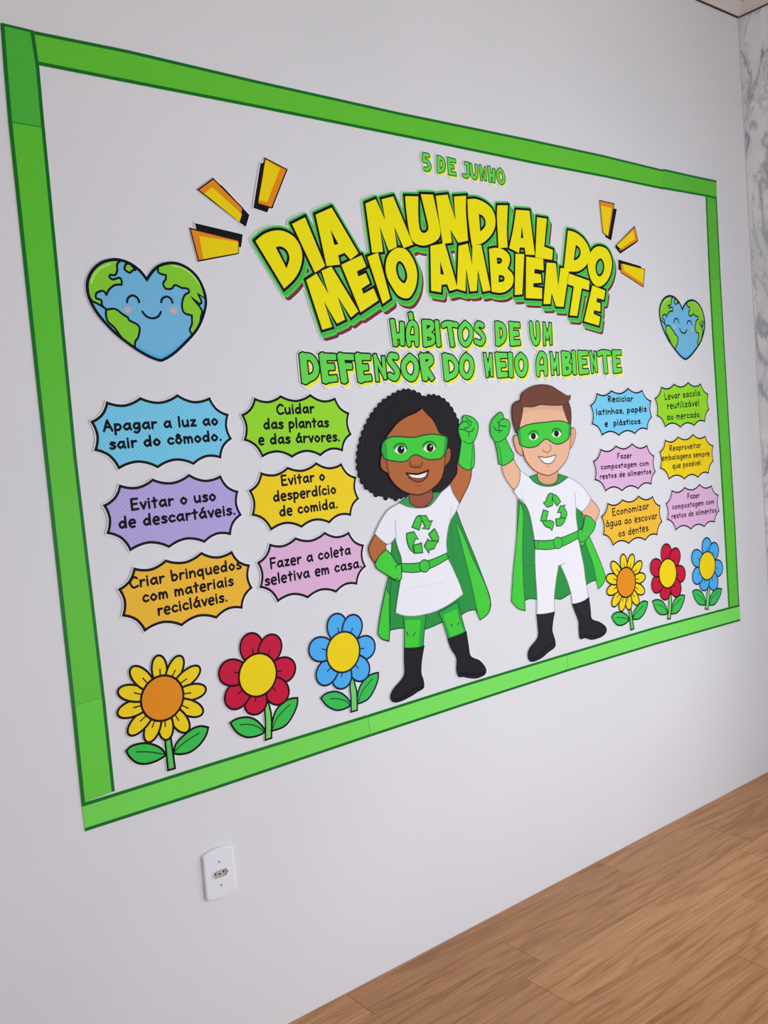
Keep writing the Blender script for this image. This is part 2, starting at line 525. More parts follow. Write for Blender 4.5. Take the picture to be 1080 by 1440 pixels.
class Flat:
    """collects flat printed layers (and solid backings) of one part, in wall coordinates relative to (X0, Z0)"""
    def __init__(s, O): s.V, s.F, s.M, s.mats, s.O = [], [], [], [], O
    def _m(s, m):
        if m not in s.mats: s.mats.append(m)
        return s.mats.index(m)
    def cap(s, V, Fc, lift, m):
        k, mi = len(s.V), s._m(m)
        s.V += [(x - s.O[0], -lift, z - s.O[1]) for x, z in V]
        for f in Fc:
            f = tuple(f)
            A = sum(V[f[i]][0] * V[f[(i + 1) % len(f)]][1] - V[f[(i + 1) % len(f)]][0] * V[f[i]][1] for i in range(len(f)))
            if A < 0: f = f[::-1]
            s.F.append(tuple(k + i for i in f))
            s.M.append(mi)
        return s
    def fill(s, loops, lift, m): return s.cap(*tri(loops), lift, m)
    def line(s, path, wd, lift, m, closed=False): return s.cap(*ribbon(path, wd, closed), lift, m)
    def slab(s, loops, lo, hi, m):
        s.fill(loops, hi, m)
        mi = s._m(m)
        for l in loops:
            k, n = len(s.V), len(l)
            s.V += [(x - s.O[0], -lo, z - s.O[1]) for x, z in l] + [(x - s.O[0], -hi, z - s.O[1]) for x, z in l]
            for i in range(n):
                j = (i + 1) % n
                s.F.append((k + i, k + j, k + n + j, k + n + i))
                s.M.append(mi)
        k = len(s.V)
        V, Fc = tri(loops)
        s.V += [(x - s.O[0], -lo, z - s.O[1]) for x, z in V]
        for f in Fc:
            s.F.append(tuple(k + i for i in f))
            s.M.append(mi)
        return s
    def build(s, name, parent):
        return mesh_obj(name, s.V, s.F, s.mats, s.M, parent)
TOP = .0023            # thickness of the stiff paper cut-outs
STEP = .00006
def centre(pts):
    a = np.array(pts)
    return tuple((a.min(0) + a.max(0)) / 2)
P_WHITE = paper(WHITE, .5)
def L(i): return TOP + STEP * i
BLACK = (26, 24, 32)
# ---- frame of green paper strips
def strip(label, sheets):
    """sheets: lists of (outer polyline, inner polyline, capped ends) in photo measure"""
    X0, Z0 = wall_pt(*sheets[0][0][0])
    t = empty('paper_border_strip', X0, Z0, label, 'border', 'green paper strips framing the mural')
    for k, (o, i, ends, col) in enumerate(sheets):
        op, ip = [wall_pt(*p) for p in o], [wall_pt(*p) for p in i]
        hi = .0016 + .0003 * k
        s = Flat((X0, Z0))
        s.slab([op + ip[::-1]], .0002, hi, paper(col, .38))
        g = s.build('sheet', t)
        e = Flat((X0, Z0))
        dk = paper((20, 105, 38), .38)
        q, wd = 4e-5, .0066
        for pl, other in ((op, ip), (ip, op)):
            # the printed dark edge lies just inside the cut
            cx, cy = centre(other)
            sh = []
            for n, p in enumerate(pl):
                a, b_ = pl[max(0, n - 1)], pl[min(len(pl) - 1, n + 1)]
                nx, ny = -(b_[1] - a[1]), b_[0] - a[0]
                l = math.hypot(nx, ny)
                nx, ny = nx / l, ny / l
                if nx * (other[min(n, len(other) - 1)][0] - p[0]) + ny * (other[min(n, len(other) - 1)][1] - p[1]) < 0: nx, ny = -nx, -ny
                sh.append((p[0] + nx * wd / 2, p[1] + ny * wd / 2))
            e.line(sh, wd, hi + q, dk)
        for a, b_ in ends:
            e.line([wall_pt(*a), wall_pt(*b_)], .005 if a[1] < 100 else .0015, hi + 2 * q, dk)
        e.build('edge_line', g)
    return t
GA, GB, G_GLARE2 = (84, 176, 52), (112, 212, 84), (117, 218, 93)  # bottom strip greens are lightened: grazing glare painted into the colour
strip('tall green paper strip with dark green edges, left side of the mural frame', [
    ([(.5, 32.8), (5.5, 100), (11.7, 172.5)], [(46.7, 43.5), (55, 95), (62.6, 180.5)], [((1.5, 34.3), (46.5, 45)), ((11.5, 171.6), (62.3, 179.7))], (74, 178, 60)),
    ([(11.8, 172.6), (31.7, 360), (62, 640), (100.5, 992)], [(62.7, 180.6), (80, 360), (107, 640), (147, 980)], [], (92, 192, 52)),
    ([(100.6, 992.3), (114.4, 1129.5)], [(147.1, 980.3), (161, 1112)], [], (98, 202, 62))])  # lowest sheet a lighter green, with the glare painted in
strip('long green paper strip with dark green edges, top side of the mural frame', [
    ([(47.6, 44), (180, 70.9), (360, 113.3), (560, 158), (745, 196), (846.7, 218), (932, 238.9)], [(54.5, 92), (180, 116.7), (360, 151.7), (600, 199.5), (745, 229.5), (850, 249.5), (932, 266.5)], [], (96, 192, 52)),
    ([(932, 237.5), (970, 246.2), (1006.8, 254)], [(932, 266), (992, 276.6), (1007.4, 280)], [], (90, 186, 56))])
strip('narrow looking green paper strip with dark green edges, right side of the mural frame', [
    ([(1007.4, 280.2), (1010.5, 340), (1013, 393)], [(992, 276.9), (994.6, 340), (997, 395)], [], (88, 182, 54)),
    ([(1013, 393.4), (1017.8, 480), (1025.5, 610), (1033.3, 740), (1038.9, 850)], [(997, 395.4), (1001.8, 480), (1010, 610), (1017.8, 740), (1024.1, 853.6)], [], (94, 192, 54))])
strip('long green paper strip, glare painted in, with dark green edges, bottom side of the mural frame', [
    ([(119.5, 1168.9), (300, 1110.5), (521, 1035.5)], [(114.4, 1129.8), (300, 1071.5), (516, 1005.2)], [], GB),
    ([(521.4, 1035.4), (660, 989.5), (798, 944)], [(516.4, 1005.1), (660, 959.5), (796, 918.6)], [], G_GLARE2),
    ([(798.3, 943.9), (920, 907), (1040.3, 873)], [(796.3, 918.5), (920, 881.5), (1039, 850)], [], G_GLARE2)])

# ---- title
TITLE = [('1', ['103,535! 180,470 270,430 350,420 430,435 520,490 580,575 608,670 605,760 570,870 510,960 414,1050!', '322,603! 370,592 430,620 465,680 470,740 440,832!']),
 ('1', ['500,350! 640,278! 858,805! 748,878!']),
 ('1', ['755,250! 928,172! 1219,667! 1134,735! 1069,662! 1000,690! 1020,790! 875,805!', '915,405! 1003,568! 958,578!']),
 ('3', ['100,205! 210,158! 315,388! 275,160! 400,128! 617,650! 515,688! 412,455! 440,675! 352,715! 255,455! 290,728! 172,738!']),
 ('3', ['530,125! 672,128! 672,300 680,440 700,505 735,525 770,505 782,455 755,330 700,105! 832,108! 880,330 908,470 905,560 860,615 780,650 720,660 640,635 590,570 560,420 540,250']),
 ('4', ['168,122! 295,108! 382,388! 365,130! 497,120! 495,300 518,605! 412,630! 328,488! 342,630! 243,642!']),
 ('4', ['512,160! 600,155 700,195 780,270 815,380 800,490 740,580 660,640 560,658! 545,560 520,350', '635,318! 680,340 708,400 700,460 650,510!']),
 ('6', ['165,172! 298,172! 290,350 285,500 295,705! 180,715! 170,500 160,300']),
 ('6', ['402,228! 572,240! 605,520 640,800! 525,795! 510,707! 448,705! 438,775! 315,712! 365,480', '475,430! 495,590! 462,583!']),
 ('6', ['668,322! 792,342! 758,695! 868,735! 860,862! 645,832!']),
 ('8', ['290,188! 370,210 450,270 505,350 530,430 515,520 460,595 390,632 300,632! 245,620!', '375,345! 410,370 428,420 420,465 390,500 352,515!']),
 ('8', ['640,360 710,390 755,470 768,560 750,660 710,740 650,792 590,785 540,720 510,610 508,510 535,430 580,375', '640,490 672,520 685,590 665,660 632,688 605,665 588,600 600,530']),
 ('2', ['75,342! 185,270! 318,492! 240,240! 347,195! 640,680! 560,745! 415,520! 495,770! 408,812! 265,570! 355,848! 250,878!']),
 ('2', ['455,175! 675,72! 725,195! 625,245! 640,302! 720,265! 765,375! 675,432! 695,490! 805,430! 858,560! 665,690!']),
 ('2', ['738,90! 852,42! 985,540! 905,598!']),
 ('3', ['430,690 530,700 600,780 650,900 660,1010 640,1120 590,1210 540,1233 460,1205 390,1110 335,1000 318,890 345,770', '462,828 510,860 545,940 552,1010 530,1065 500,1062 460,1020 435,950 432,880']),
 ('5', ['110,125! 265,95! 405,588! 320,613! 290,538! 230,546! 225,628! 118,610!', '215,290! 258,435! 218,432!']),
 ('5', ['415,125! 515,100! 561,330! 565,115! 660,112! 762,605! 680,622! 625,385! 612,610! 542,618! 498,370! 490,618! 398,590!']),
 ('5', ['745,158! 820,145 900,165 960,220 972,290 945,370! 1000,430 1010,500 985,570 920,620 850,632 775,620!', '828,252! 870,255 888,285 870,315 835,320!', '850,440! 895,445 915,475 900,510 850,520!']),
 ('7', ['215,65! 325,68! 300,578! 205,585!']),
 ('7', ['350,100! 565,130! 570,275! 458,255! 450,312! 535,325! 545,430! 440,438! 440,485! 552,500! 550,635! 345,625!']),
 ('7', ['610,175! 725,185! 755,480! 785,243! 895,260! 822,735! 728,730! 672,560! 655,700! 568,700!']),
 ('8', ['300,655! 525,735! 515,835! 440,815! 390,1115! 308,1108! 355,795! 285,770!']),
 ('8', ['555,785! 695,840! 680,940! 605,920! 598,962! 643,978! 640,1068! 575,1052! 565,1090! 640,1125! 625,1220! 465,1172!'])]
letters = [[T(c, q) for q in ps] for c, ps in TITLE]
O = wall_pt(600, 380)
t = empty('title_cutout', *O, 'large arched yellow title with green outline, DIA MUNDIAL DO MEIO AMBIENTE', 'lettering')
outer = [l[0] for l in letters]
def moved(ps, dx, dz): return [[(x + dx, z + dz) for x, z in p] for p in ps]
def sweep(ps, dx, dz, n): return [q for i in range(n + 1) for q in moved(ps, dx * i / n, dz * i / n)]
sil = field(sweep(outer, .0095, -.0155, 3), [], .0138, .0016)
big = lambda ls, amin: [l for l in ls if abs(sum(l[i - 1][0] * l[i][1] - l[i][0] * l[i - 1][1] for i in range(len(l)))) / 2 > amin]
Flat(O).slab(big(sil, 6e-5), .0003, TOP, P_WHITE).build('paper_backing', t)
Flat(O).fill(field(sweep(outer, .0095, -.0155, 3), [], .0108, .0015), L(1), paper((118, 48, 62))).build('drop_shadow_print', t)
s = Flat(O)
full = [l for ps in letters for l in ps[:1]]
s.fill(field(sweep(full, .0035, -.0075, 2), [], .0118, .0014), L(2), paper((122, 208, 130)))
s.fill(field(sweep(full, .0035, -.0075, 2), [], .0106, .0014), L(3), paper((66, 200, 62)))
s.fill(field(moved(full, .0014, -.0022), [], .0098, .0014), L(4), paper((34, 140, 48)))
s.fill(field(moved(full, .0006, -.001), [], .0098, .0014), L(5), paper((66, 200, 62)))
s.fill(field(full, [], .0086, .0014), L(6), paper((92, 182, 102)))
s.build('green_outline_print', t)
M_TY = paper((236, 222, 10))
for i, ps in enumerate(letters):
    s = Flat(O)
    s.cap(*tri(ps), L(9) + i * 4e-6, M_TY)
    for p in ps: s.line(p, .0128, L(7) + i * 1e-6, paper(BLACK), True)
    s.build('letter', t)

# ---- stroke lettering in green with a yellow drop shadow
WORDS = [
 ('J', .0046, .0019, 'small green lettering 5 DE JUNHO high above the yellow title', [['165,108! 118,97! 114,162! 155,175 180,215 165,255 130,255'], ['275,130! 277,278!', '277,130! 320,150 335,200 325,258 280,278'], ['388,152! 398,298!', '388,152! 448,166!', '395,225! 430,232!', '398,298! 452,308!'],
   ['572,196! 592,199!', '592,199! 597,300 582,335 548,325'], ['625,212! 633,300 660,348 683,335 690,282 685,222!'], ['728,228! 740,362!', '728,228! 778,362!', '780,252! 786,366!'], ['822,242! 836,378!', '876,272! 872,382!', '828,315! 872,328!'], ['945,262 972,300 985,360 968,402 937,390 920,345 922,285 945,262']]),
 ('S', .0068, .0029, 'green word HÁBITOS with yellow drop shadow under the title', [['680,148! 698,284!', '740,165! 742,280!', '692,240! 740,236!'], ['785,288! 778,220 788,170 808,155 828,175 833,230 833,288!', '785,250! 832,250!', '795,105! 797,118!'],
   ['880,152! 888,288!', '882,152! 925,155 928,188 895,216', '895,220! 935,240 932,275 888,288'], ['960,155! 972,288!'], ['1000,170! 1030,158 1085,168!', '1040,170! 1058,288!'], ['1140,157 1172,190 1176,240 1155,283 1130,285 1110,250 1110,195 1140,157'], ['1248,170 1222,160 1210,190 1240,220 1256,252 1240,283 1208,272']]),
 ('T', .0074, .0029, 'short green word DE after HÁBITOS', [['262,162! 266,282!', '262,160! 298,175 310,220 298,262 266,284'], ['350,165! 357,282!', '350,165! 395,168!', '355,222! 388,220!', '357,282! 398,278!']]),
 ('T', .0072, .0029, 'short green word UM at the end of the first green line', [['476,160! 484,240 505,282 522,250 518,160!'], ['560,165! 562,282!', '560,168! 580,250! 598,168!', '598,168! 602,278!']]),
 ('S', .0076, .0029, 'long green word DEFENSOR starting the second green line', [['114,368! 128,515!', '116,366! 168,375 198,430 186,485 130,515'], ['238,368! 256,512!', '238,368! 308,370!', '248,435! 298,432!', '256,512! 315,505!'], ['352,368! 374,512!', '352,368! 425,370!', '362,428! 410,428!'], ['462,368! 480,508!', '462,368! 526,370!', '470,437! 512,435!', '480,508! 533,502!'],
   ['570,370! 584,508!', '570,370! 630,492!', '622,382! 632,494!'], ['703,368 672,362 662,392 690,430 712,468 695,502 664,488'], ['790,368 824,400 832,450 815,498 785,502 755,468 752,412 790,368'], ['866,370! 886,498!', '868,368! 915,368 922,400 882,430', '885,432! 928,500!']]),
 ('S', .0074, .0029, 'short green word DO after DEFENSOR', [['1012,368! 1024,500!', '1012,366! 1058,378 1086,425 1074,475 1024,502'], ['1145,362 1176,390 1182,440 1166,485 1140,490 1117,455 1120,395 1145,362']]),
 ('T', .0074, .0029, 'green word MEIO in the second green line', [['184,360! 200,482!', '184,362! 206,450! 222,362!', '222,362! 228,478!'], ['263,360! 276,482!', '263,360! 315,360!', '270,420! 305,418!', '276,482! 318,480!'], ['345,360! 350,480!'], ['412,358 438,385 444,430 430,473 408,478 390,448 386,390 412,358']]),
 ('T', .0072, .0029, 'long green word AMBIENTE ending the second green line', [['522,478! 520,400 538,352 560,362 568,400 570,474!', '525,440! 568,436!'], ['604,352! 613,470!', '604,354! 626,440! 642,356!', '642,356! 647,468!'], ['680,350! 687,468!', '682,350! 714,354 712,384 688,404', '688,408! 724,428 718,462 687,470'], ['745,346! 752,464!'],
   ['784,346! 792,464!', '784,346! 826,346!', '788,402! 820,400!', '792,464! 832,460!'], ['854,346! 864,458!', '854,346! 888,448!', '882,348! 890,452!'], ['904,350! 930,340 972,345!', '940,346! 950,458!'], ['1000,342! 1008,454!', '1000,342! 1038,342!', '1004,398! 1030,396!', '1008,456! 1040,452!']])]
for crop, r, e, label, lets in WORDS:
    thick = .12 if 'HÁB' in label or 'JUNHO' in label else .3 if 'DEF' in label or label.startswith('short green word D') else .2
    r *= .96
    def keep(s, o):
        if isinstance(s, Stem):
            o = Stem(o)
            o.dr = s.dr
        return o
    sh = lambda s, dx, dz: keep(s, [(x + dx, z + dz) for x, z in s])
    def stroke(q):
        p = T(crop, q, False, 5)
        if len(p) == 2 and abs(p[0][0] - p[1][0]) < .3 * abs(p[0][1] - p[1][1]):
            p = Stem(p)
            p.dr = r * thick
        return p
    LS = [[stroke(q) for q in l] for l in lets]
    for l in LS:
        if len(l) == 3 and isinstance(l[0], Stem) and len(l[2]) == 2 and abs(l[2][0][0] - l[2][-1][0]) < .5 * abs(l[2][0][1] - l[2][-1][1]):
            for i in range(3):      # M and N: three thin strokes
                l[i] = Stem(l[i])
                l[i].dr = -r * .36
    def bar(p):
        if len(p) != 2: return []
        h = r * .97 + getattr(p, 'dr', 0)
        dx, dz = p[1][0] - p[0][0], p[1][1] - p[0][1]
        n_ = math.hypot(dx, dz)
        dx, dz = dx / n_, dz / n_
        a, b_ = (p[0][0] - dx * r * .85, p[0][1] - dz * r * .85), (p[1][0] + dx * r * .85, p[1][1] + dz * r * .85)
        return [[(a[0] - dz * h, a[1] + dx * h), (b_[0] - dz * h, b_[1] + dx * h), (b_[0] + dz * h, b_[1] - dx * h), (a[0] + dz * h, a[1] - dx * h)]]
    BS = [[q for p in l for q in bar(p)] for l in LS]
    allp = [p for l in LS for q in l for p in q]
    O = centre(allp)
    t = empty('word_cutout', *O, label, 'lettering', 'green lettering below and above the title')
    flat = [q for l in LS for q in l]
    dx, dz = (.0066, -.0072) if r > .006 else (.0042, -.0048)
    res = .0011 if r > .006 else .0009
    back = field([], flat + [sh(q, dx, dz) for q in flat], r + e + .0036, res)
    Flat(O).slab(big(back, 4e-4), .0003, TOP, P_WHITE).build('paper_backing', t)
    Flat(O).fill(field([], [sh(q, dx * k, dz * k) for q in flat for k in (.4, 1.0)], r + e * .6, res), L(1), paper((240, 232, 40))).build('drop_shadow_print', t)
    for i, l in enumerate(LS):
        s = Flat(O)
        s.fill(field([], l, r + e * 1.2, res, BS[i], r), L(2) + i * 4e-5, paper((8, 30, 22)))
        s.fill(field([], l, r, res, BS[i], r), L(2.3) + i * 4e-5, paper((98, 210, 80)))
        s.build('letter', t)

# ---- handwriting for the message bubbles: strokes in letter units (x height .6, capitals 1)
G = {'a': (.6, '.45,.48 .25,.6 .06,.3 .2,.02 .42,.2; .46,.6! .46,.25 .52,.0'), 'b': (.56, '.06,1! .08,.02!; .08,.35 .25,.58 .47,.34 .3,.0 .1,.08'), 'c': (.5, '.42,.5 .22,.6 .05,.3 .2,.02 .43,.1'),
 'd': (.6, '.46,1! .46,.0!; .44,.35 .25,.58 .05,.3 .2,.0 .44,.2'), 'e': (.52, '.07,.3! .43,.33! .37,.6 .14,.6 .04,.27 .17,-.03 .38,-.01'), 'g': (.58, '.42,.5 .22,.6 .06,.32 .2,.04 .42,.25; .46,.6! .46,.0 .3,-.32 .08,-.25'),
 'h': (.54, '.06,1! .07,.0!; .07,.3! .25,.58 .42,.4 .43,.0'), 'i': (.22, '.08,.6! .09,.0!; .08,.84 .09,.86'), 'l': (.22, '.08,1! .09,.0!'), 'm': (.74, '.06,.6! .06,.0!; .06,.35! .2,.58 .32,.4 .33,.0; .33,.35! .48,.58 .6,.4 .62,.0'),
 'n': (.54, '.06,.6! .06,.0!; .07,.3! .25,.58 .42,.4 .43,.0'), 'o': (.56, '.25,.6 .05,.3 .25,.0 .46,.3 .25,.6'), 'p': (.56, '.07,.6! .07,-.38!; .07,.35 .25,.6 .46,.35 .3,.02 .1,.1'), 'q': (.6, '.45,.6! .45,-.38!; .44,.35 .25,.6 .05,.3 .2,.0 .44,.2'),
 'r': (.42, '.07,.6! .07,.0!; .08,.32! .2,.56 .36,.55'), 's': (.46, '.38,.52 .2,.6 .08,.46 .22,.32 .38,.17 .24,.0 .05,.06'), 't': (.44, '.2,.9! .2,.0!; .04,.6! .37,.62!'), 'u': (.56, '.06,.6! .08,.15 .22,.0 .42,.2; .43,.6! .45,.0!'),
 'v': (.48, '.05,.6! .23,.0! .42,.6!'), 'z': (.48, '.07,.58! .38,.58! .06,.03! .4,.03!'), 'A': (.66, '.03,.0! .3,1.0! .58,.0!; .13,.35! .48,.35!'), 'C': (.66, '.58,.85 .35,1 .06,.55 .25,.02 .6,.12'),
 'E': (.58, '.08,1! .08,.0!; .08,1! .48,1!; .08,.52! .42,.54!; .08,.02! .5,.02!'), 'F': (.54, '.08,1! .08,.0!; .08,1! .48,1!; .08,.52! .42,.54!'), 'L': (.52, '.08,1! .08,.02! .46,.02!'),
 'R': (.62, '.08,1! .08,.0!; .08,.98! .45,.92 .42,.6 .1,.48!; .1,.48! .52,.0!'), '.': (.2, '.08,.02 .09,.03'), ',': (.22, '.1,.04 .06,-.12'), ' ': (.34, '')}
ACC = {'á': ('a', '.24,.76! .36,.96!'), 'é': ('e', '.2,.76! .32,.96!'), 'ô': ('o', '.12,.74! .25,.92! .38,.74!'), 'í': ('i', '.07,.76! .18,.96!')}
def lettering(text, a, b_, hgt, thick):
    """strokes of one handwritten line from baseline point a to b_, capitals hgt tall (all on the wall plane)"""
    adv = 0
    st = []
    for ch in text:
        base, extra = ACC.get(ch, (ch, None))
        wd, g = G[base]
        parts = [q for q in g.split(';') if q.strip()]
        if ch == 'í': parts = parts[:1]
        if extra: parts.append(extra)
        for q in parts: st.append([(x + adv, y) for x, y in smooth(parse(q), False, 3)])
        adv += wd + .06
    adv -= .1
    ux, uz = b_[0] - a[0], b_[1] - a[1]
    Ln = math.hypot(ux, uz)
    ux, uz = ux / Ln, uz / Ln
    return [[(a[0] + ux * x * Ln / adv - uz * y * hgt, a[1] + uz * x * Ln / adv + ux * y * hgt) for x, y in s] for s in st]
BL, PU, GR, YE, OR, PK = ((118, 200, 232), (106, 190, 224)), ((178, 164, 220), (166, 151, 213)), ((146, 214, 40), (138, 206, 34)), ((248, 208, 14), (246, 190, 14)), ((244, 186, 50), (236, 168, 42)), ((220, 176, 212), (209, 162, 203))
BUB = [
 ('G', BL, 'left', 'blue spiky bubble reading Apagar a luz ao sair do cômodo', '28,258 140,118 375,90 632,70 857,90 988,208 1010,380 935,517 745,560 497,583 225,593 55,462', 77, .0023,
  [('Apagar a luz ao', 115, 335, 922, 288), ('sair do cômodo.', 158, 458, 945, 395)]),
 ('G', PU, 'left', 'purple spiky bubble reading Evitar o uso de descartáveis', '115,835 230,692 460,652 712,620 932,628 1055,738 1078,905 1002,1045 820,1098 575,1133 305,1157 140,1035', 80, .0023,
  [('Evitar o uso', 305, 880, 908, 808), ('de descartáveis.', 222, 1005, 1040, 905)]),
 ('I', OR, 'left', 'orange spiky bubble reading Criar brinquedos com materiais recicláveis', '72,482 182,332 403,277 650,225 862,217 988,313 1005,475 935,620 755,688 515,740 257,780 100,672', 78, .0021,
  [('Criar brinquedos', 150, 488, 935, 345), ('com materiais', 240, 582, 880, 460), ('recicláveis.', 345, 672, 838, 570)]),
 ('H', GR, 'left', 'green spiky bubble reading Cuidar das plantas e das árvores', '42,232 143,102 345,85 570,76 760,102 868,218 885,385 818,515 648,550 432,562 203,560 62,430', 80, .0023,
  [('Cuidar', 308, 240, 608, 225), ('das plantas', 210, 350, 718, 332), ('e das árvores.', 172, 468, 802, 438)]),
 ('H', YE, 'left', 'yellow spiky bubble reading Evitar o desperdício de comida', '100,808 192,668 397,628 615,593 808,600 922,705 942,872 880,1003 715,1060 504,1093 270,1116 122,1000', 80, .0022,
  [('Evitar o', 345, 780, 690, 735), ('desperdício', 285, 900, 775, 835), ('de comida.', 332, 1012, 785, 945)]),
 ('K', PK, 'left', 'pink spiky bubble reading Fazer a coleta seletiva em casa', '62,365 168,205 388,152 635,106 840,105 968,215 985,400 910,555 732,622 492,670 237,703 82,580', 90, .0022,
  [('Fazer a coleta', 170, 428, 862, 300), ('seletiva em casa.', 125, 570, 955, 410)]),
 ('L', BL, 'right', 'blue spiky bubble reading Reciclar latinhas, papéis e plásticos', '48,215 98,120 210,100 337,82 445,97 515,180 520,308 485,405 390,437 268,450 140,450 60,362', 47, .0023,
  [('Reciclar', 180, 195, 378, 190), ('latinhas, papéis', 92, 296, 480, 266), ('e  plásticos.', 158, 382, 445, 358)]),
 ('L', GR, 'right', 'green spiky bubble reading Levar sacola reutilizável ao mercado', '537,162 588,72 685,50 793,38 890,48 947,128 955,248 922,345 840,375 735,388 617,385 553,298', 50, .0021,
  [('Levar sacola', 612, 178, 888, 145), ('reutilizável', 632, 248, 880, 222), ('ao mercado.', 630, 332, 893, 308)]),
 ('L', PK, 'right', 'pink spiky compostagem bubble below the blue one reading Reciclar', '68,640 127,545 245,520 368,503 482,515 537,598 548,722 515,820 415,855 292,870 165,872 82,785', 42, .0019,
  [('Fazer', 252, 626, 368, 618), ('compostagem com', 128, 707, 498, 675), ('restos de alimentos', 120, 781, 515, 738)]),
 ('L', YE, 'right', 'yellow spiky bubble reading Reaproveitar embalagens sempre que possível', '575,570 617,475 717,452 830,433 922,445 987,520 987,640 950,737 870,768 765,780 648,782 578,697', 44, .0019,
  [('Reaproveitar', 650, 567, 893, 540), ('embalagens sempre', 592, 640, 958, 603), ('que possível.', 672, 700, 900, 670)]),
 ('L', OR, 'right', 'orange spiky bubble reading Economizar água ao escovar os dentes', '130,1060 180,955 295,928 418,900 525,903 583,975 598,1100 560,1205 468,1245 343,1270 222,1285 145,1202', 56, .0021,
  [('Economizar', 215, 1060, 498, 1005), ('água ao escovar', 165, 1147, 562, 1080), ('os dentes.', 262, 1220, 505, 1168)]),
 ('L', PK, 'right', 'pink spiky compostagem bubble just above the right blue flower', '622,960 668,857 767,835 880,812 970,820 1025,895 1032,1020 995,1108 917,1142 815,1160 698,1168 632,1085', 42, .0019,
  [('Fazer', 785, 930, 883, 920), ('compostagem com', 670, 1010, 993, 965), ('restos de alimentos', 665, 1082, 1010, 1030)])]
for crop, (c1, c2), side, label, sp, caph, th, lines in BUB:
    pts = [W(crop, p[0], p[1]) for p in parse(sp)]
    O = centre(pts)
    t = empty('speech_bubble', *O, label, 'speech bubble', 'spiky message bubbles on the %s of the mural' % side)
    n = len(pts)
    def star(off):
        out = []
        for i in range(n):
            a, b_ = pts[i], pts[(i + 1) % n]
            mx, mz = (a[0] + b_[0]) / 2, (a[1] + b_[1]) / 2
            d = math.hypot(b_[0] - a[0], b_[1] - a[1])
            nx, nz = O[0] - mx, O[1] - mz
            px_, pz = -(b_[1] - a[1]) / d, (b_[0] - a[0]) / d
            if px_ * nx + pz * nz < 0: px_, pz = -px_, -pz
            sag = .15 * d + off
            out += smooth([(a[0], a[1], True), (a[0] + (b_[0] - a[0]) * .22 + px_ * sag * .66, a[1] + (b_[1] - a[1]) * .22 + pz * sag * .66), (mx + px_ * sag, mz + pz * sag), (a[0] + (b_[0] - a[0]) * .78 + px_ * sag * .66, a[1] + (b_[1] - a[1]) * .78 + pz * sag * .66), (b_[0], b_[1], True)], False, 3)[:-1]
        return out
    st = star(0)
    Flat(O).slab(big(field([st], [], .0022, .0014), 1e-4), .0003, TOP, P_WHITE).build('paper_backing', t)
    Flat(O).fill([st], L(1), paper(BLACK)).build('outline_print', t)
    Flat(O).fill(field([st], [], -.0056 if side == 'left' else -.0046, .0009), L(2), dotted(c1, c2)).build('halftone_print', t)
    th *= 1.12 if side == 'left' else .92
    strokes = []
    for text, x0, y0, x1, y1 in lines:
        a, b_ = W(crop, x0, y0), W(crop, x1, y1)
        top = W(crop, (x0 + x1) / 2, (y0 + y1) / 2 - caph)
        mid = W(crop, (x0 + x1) / 2, (y0 + y1) / 2)
        h = math.hypot(top[0] - mid[0], top[1] - mid[1]) - th
        strokes += lettering(text, (a[0] + th, a[1] + th), (b_[0] - th, b_[1] + th), h, th)
    Flat(O).fill(field([], strokes, th, .0008), L(3), paper((18, 16, 26))).build('lettering', t)

# ---- burst marks
def spark(label, crop, black, body, yellow, group):
    bk, bd, ye = T(crop, black), T(crop, body), T(crop, yellow)
    O = centre(bd)
    t = empty('burst_mark', *O, label, 'decoration', group)
    Flat(O).slab(big(field([bk, bd], [], .0026, .0012), 1e-5), .0003, TOP, P_WHITE).build('paper_backing', t)
    Flat(O).fill([bk], L(1), paper(BLACK)).build('shadow_print', t)
    Flat(O).fill([bd], L(2), paper((226, 136, 26))).line(bd, .0032, L(3), paper((50, 24, 12)), True).build('orange_print', t)
    Flat(O).fill([ye], L(4), paper((240, 206, 8))).build('yellow_print', t)
gl, gr = 'burst marks left of the title', 'burst marks right of the title'
spark('upright burst mark left of the title, widest at its top', 'A', '98,118! 120,110! 170,355! 145,358! 135,383! 60,358!', '122,88! 242,150! 160,358! 83,335!', '127,97! 205,143! 135,325! 88,318!', gl)
spark('slanting middle burst mark left of the title', 'E', '925,780! 933,783! 1050,908! 1035,958! 1005,938! 940,830!', '897,755! 1022,880! 1010,938! 833,802!', '860,818! 893,790! 1018,905! 1008,938!', gl)
spark('lowest burst mark left of the title, lying nearly flat', 'E', '820,942! 1022,990! 1015,1045! 830,990!', '800,965! 1005,1015! 1003,1070! 835,1102!', '838,997! 1003,1022! 1003,1068! 856,1094!', gl)
spark('upright burst mark right of the title above the word DO', 'R', '236,360! 257,362! 226,535! 192,514!', '163,317! 243,335! 212,515! 180,492!', '168,345! 228,358! 208,510! 185,492!', gr)
spark('slanting middle burst mark right of the title', 'R', '250,560! 262,552! 275,590! 364,535! 368,543! 275,606! 247,572!', '353,458! 371,535! 285,590! 253,560!', '345,478! 356,525! 277,580! 256,560!', gr)
spark('lowest burst mark right of the title, above the right heart', 'R', '265,637! 389,674! 387,690! 285,660! 278,697! 265,692!', '276,656! 408,690! 400,786! 280,708!', '287,660! 405,691! 400,766! 294,698!', gr)

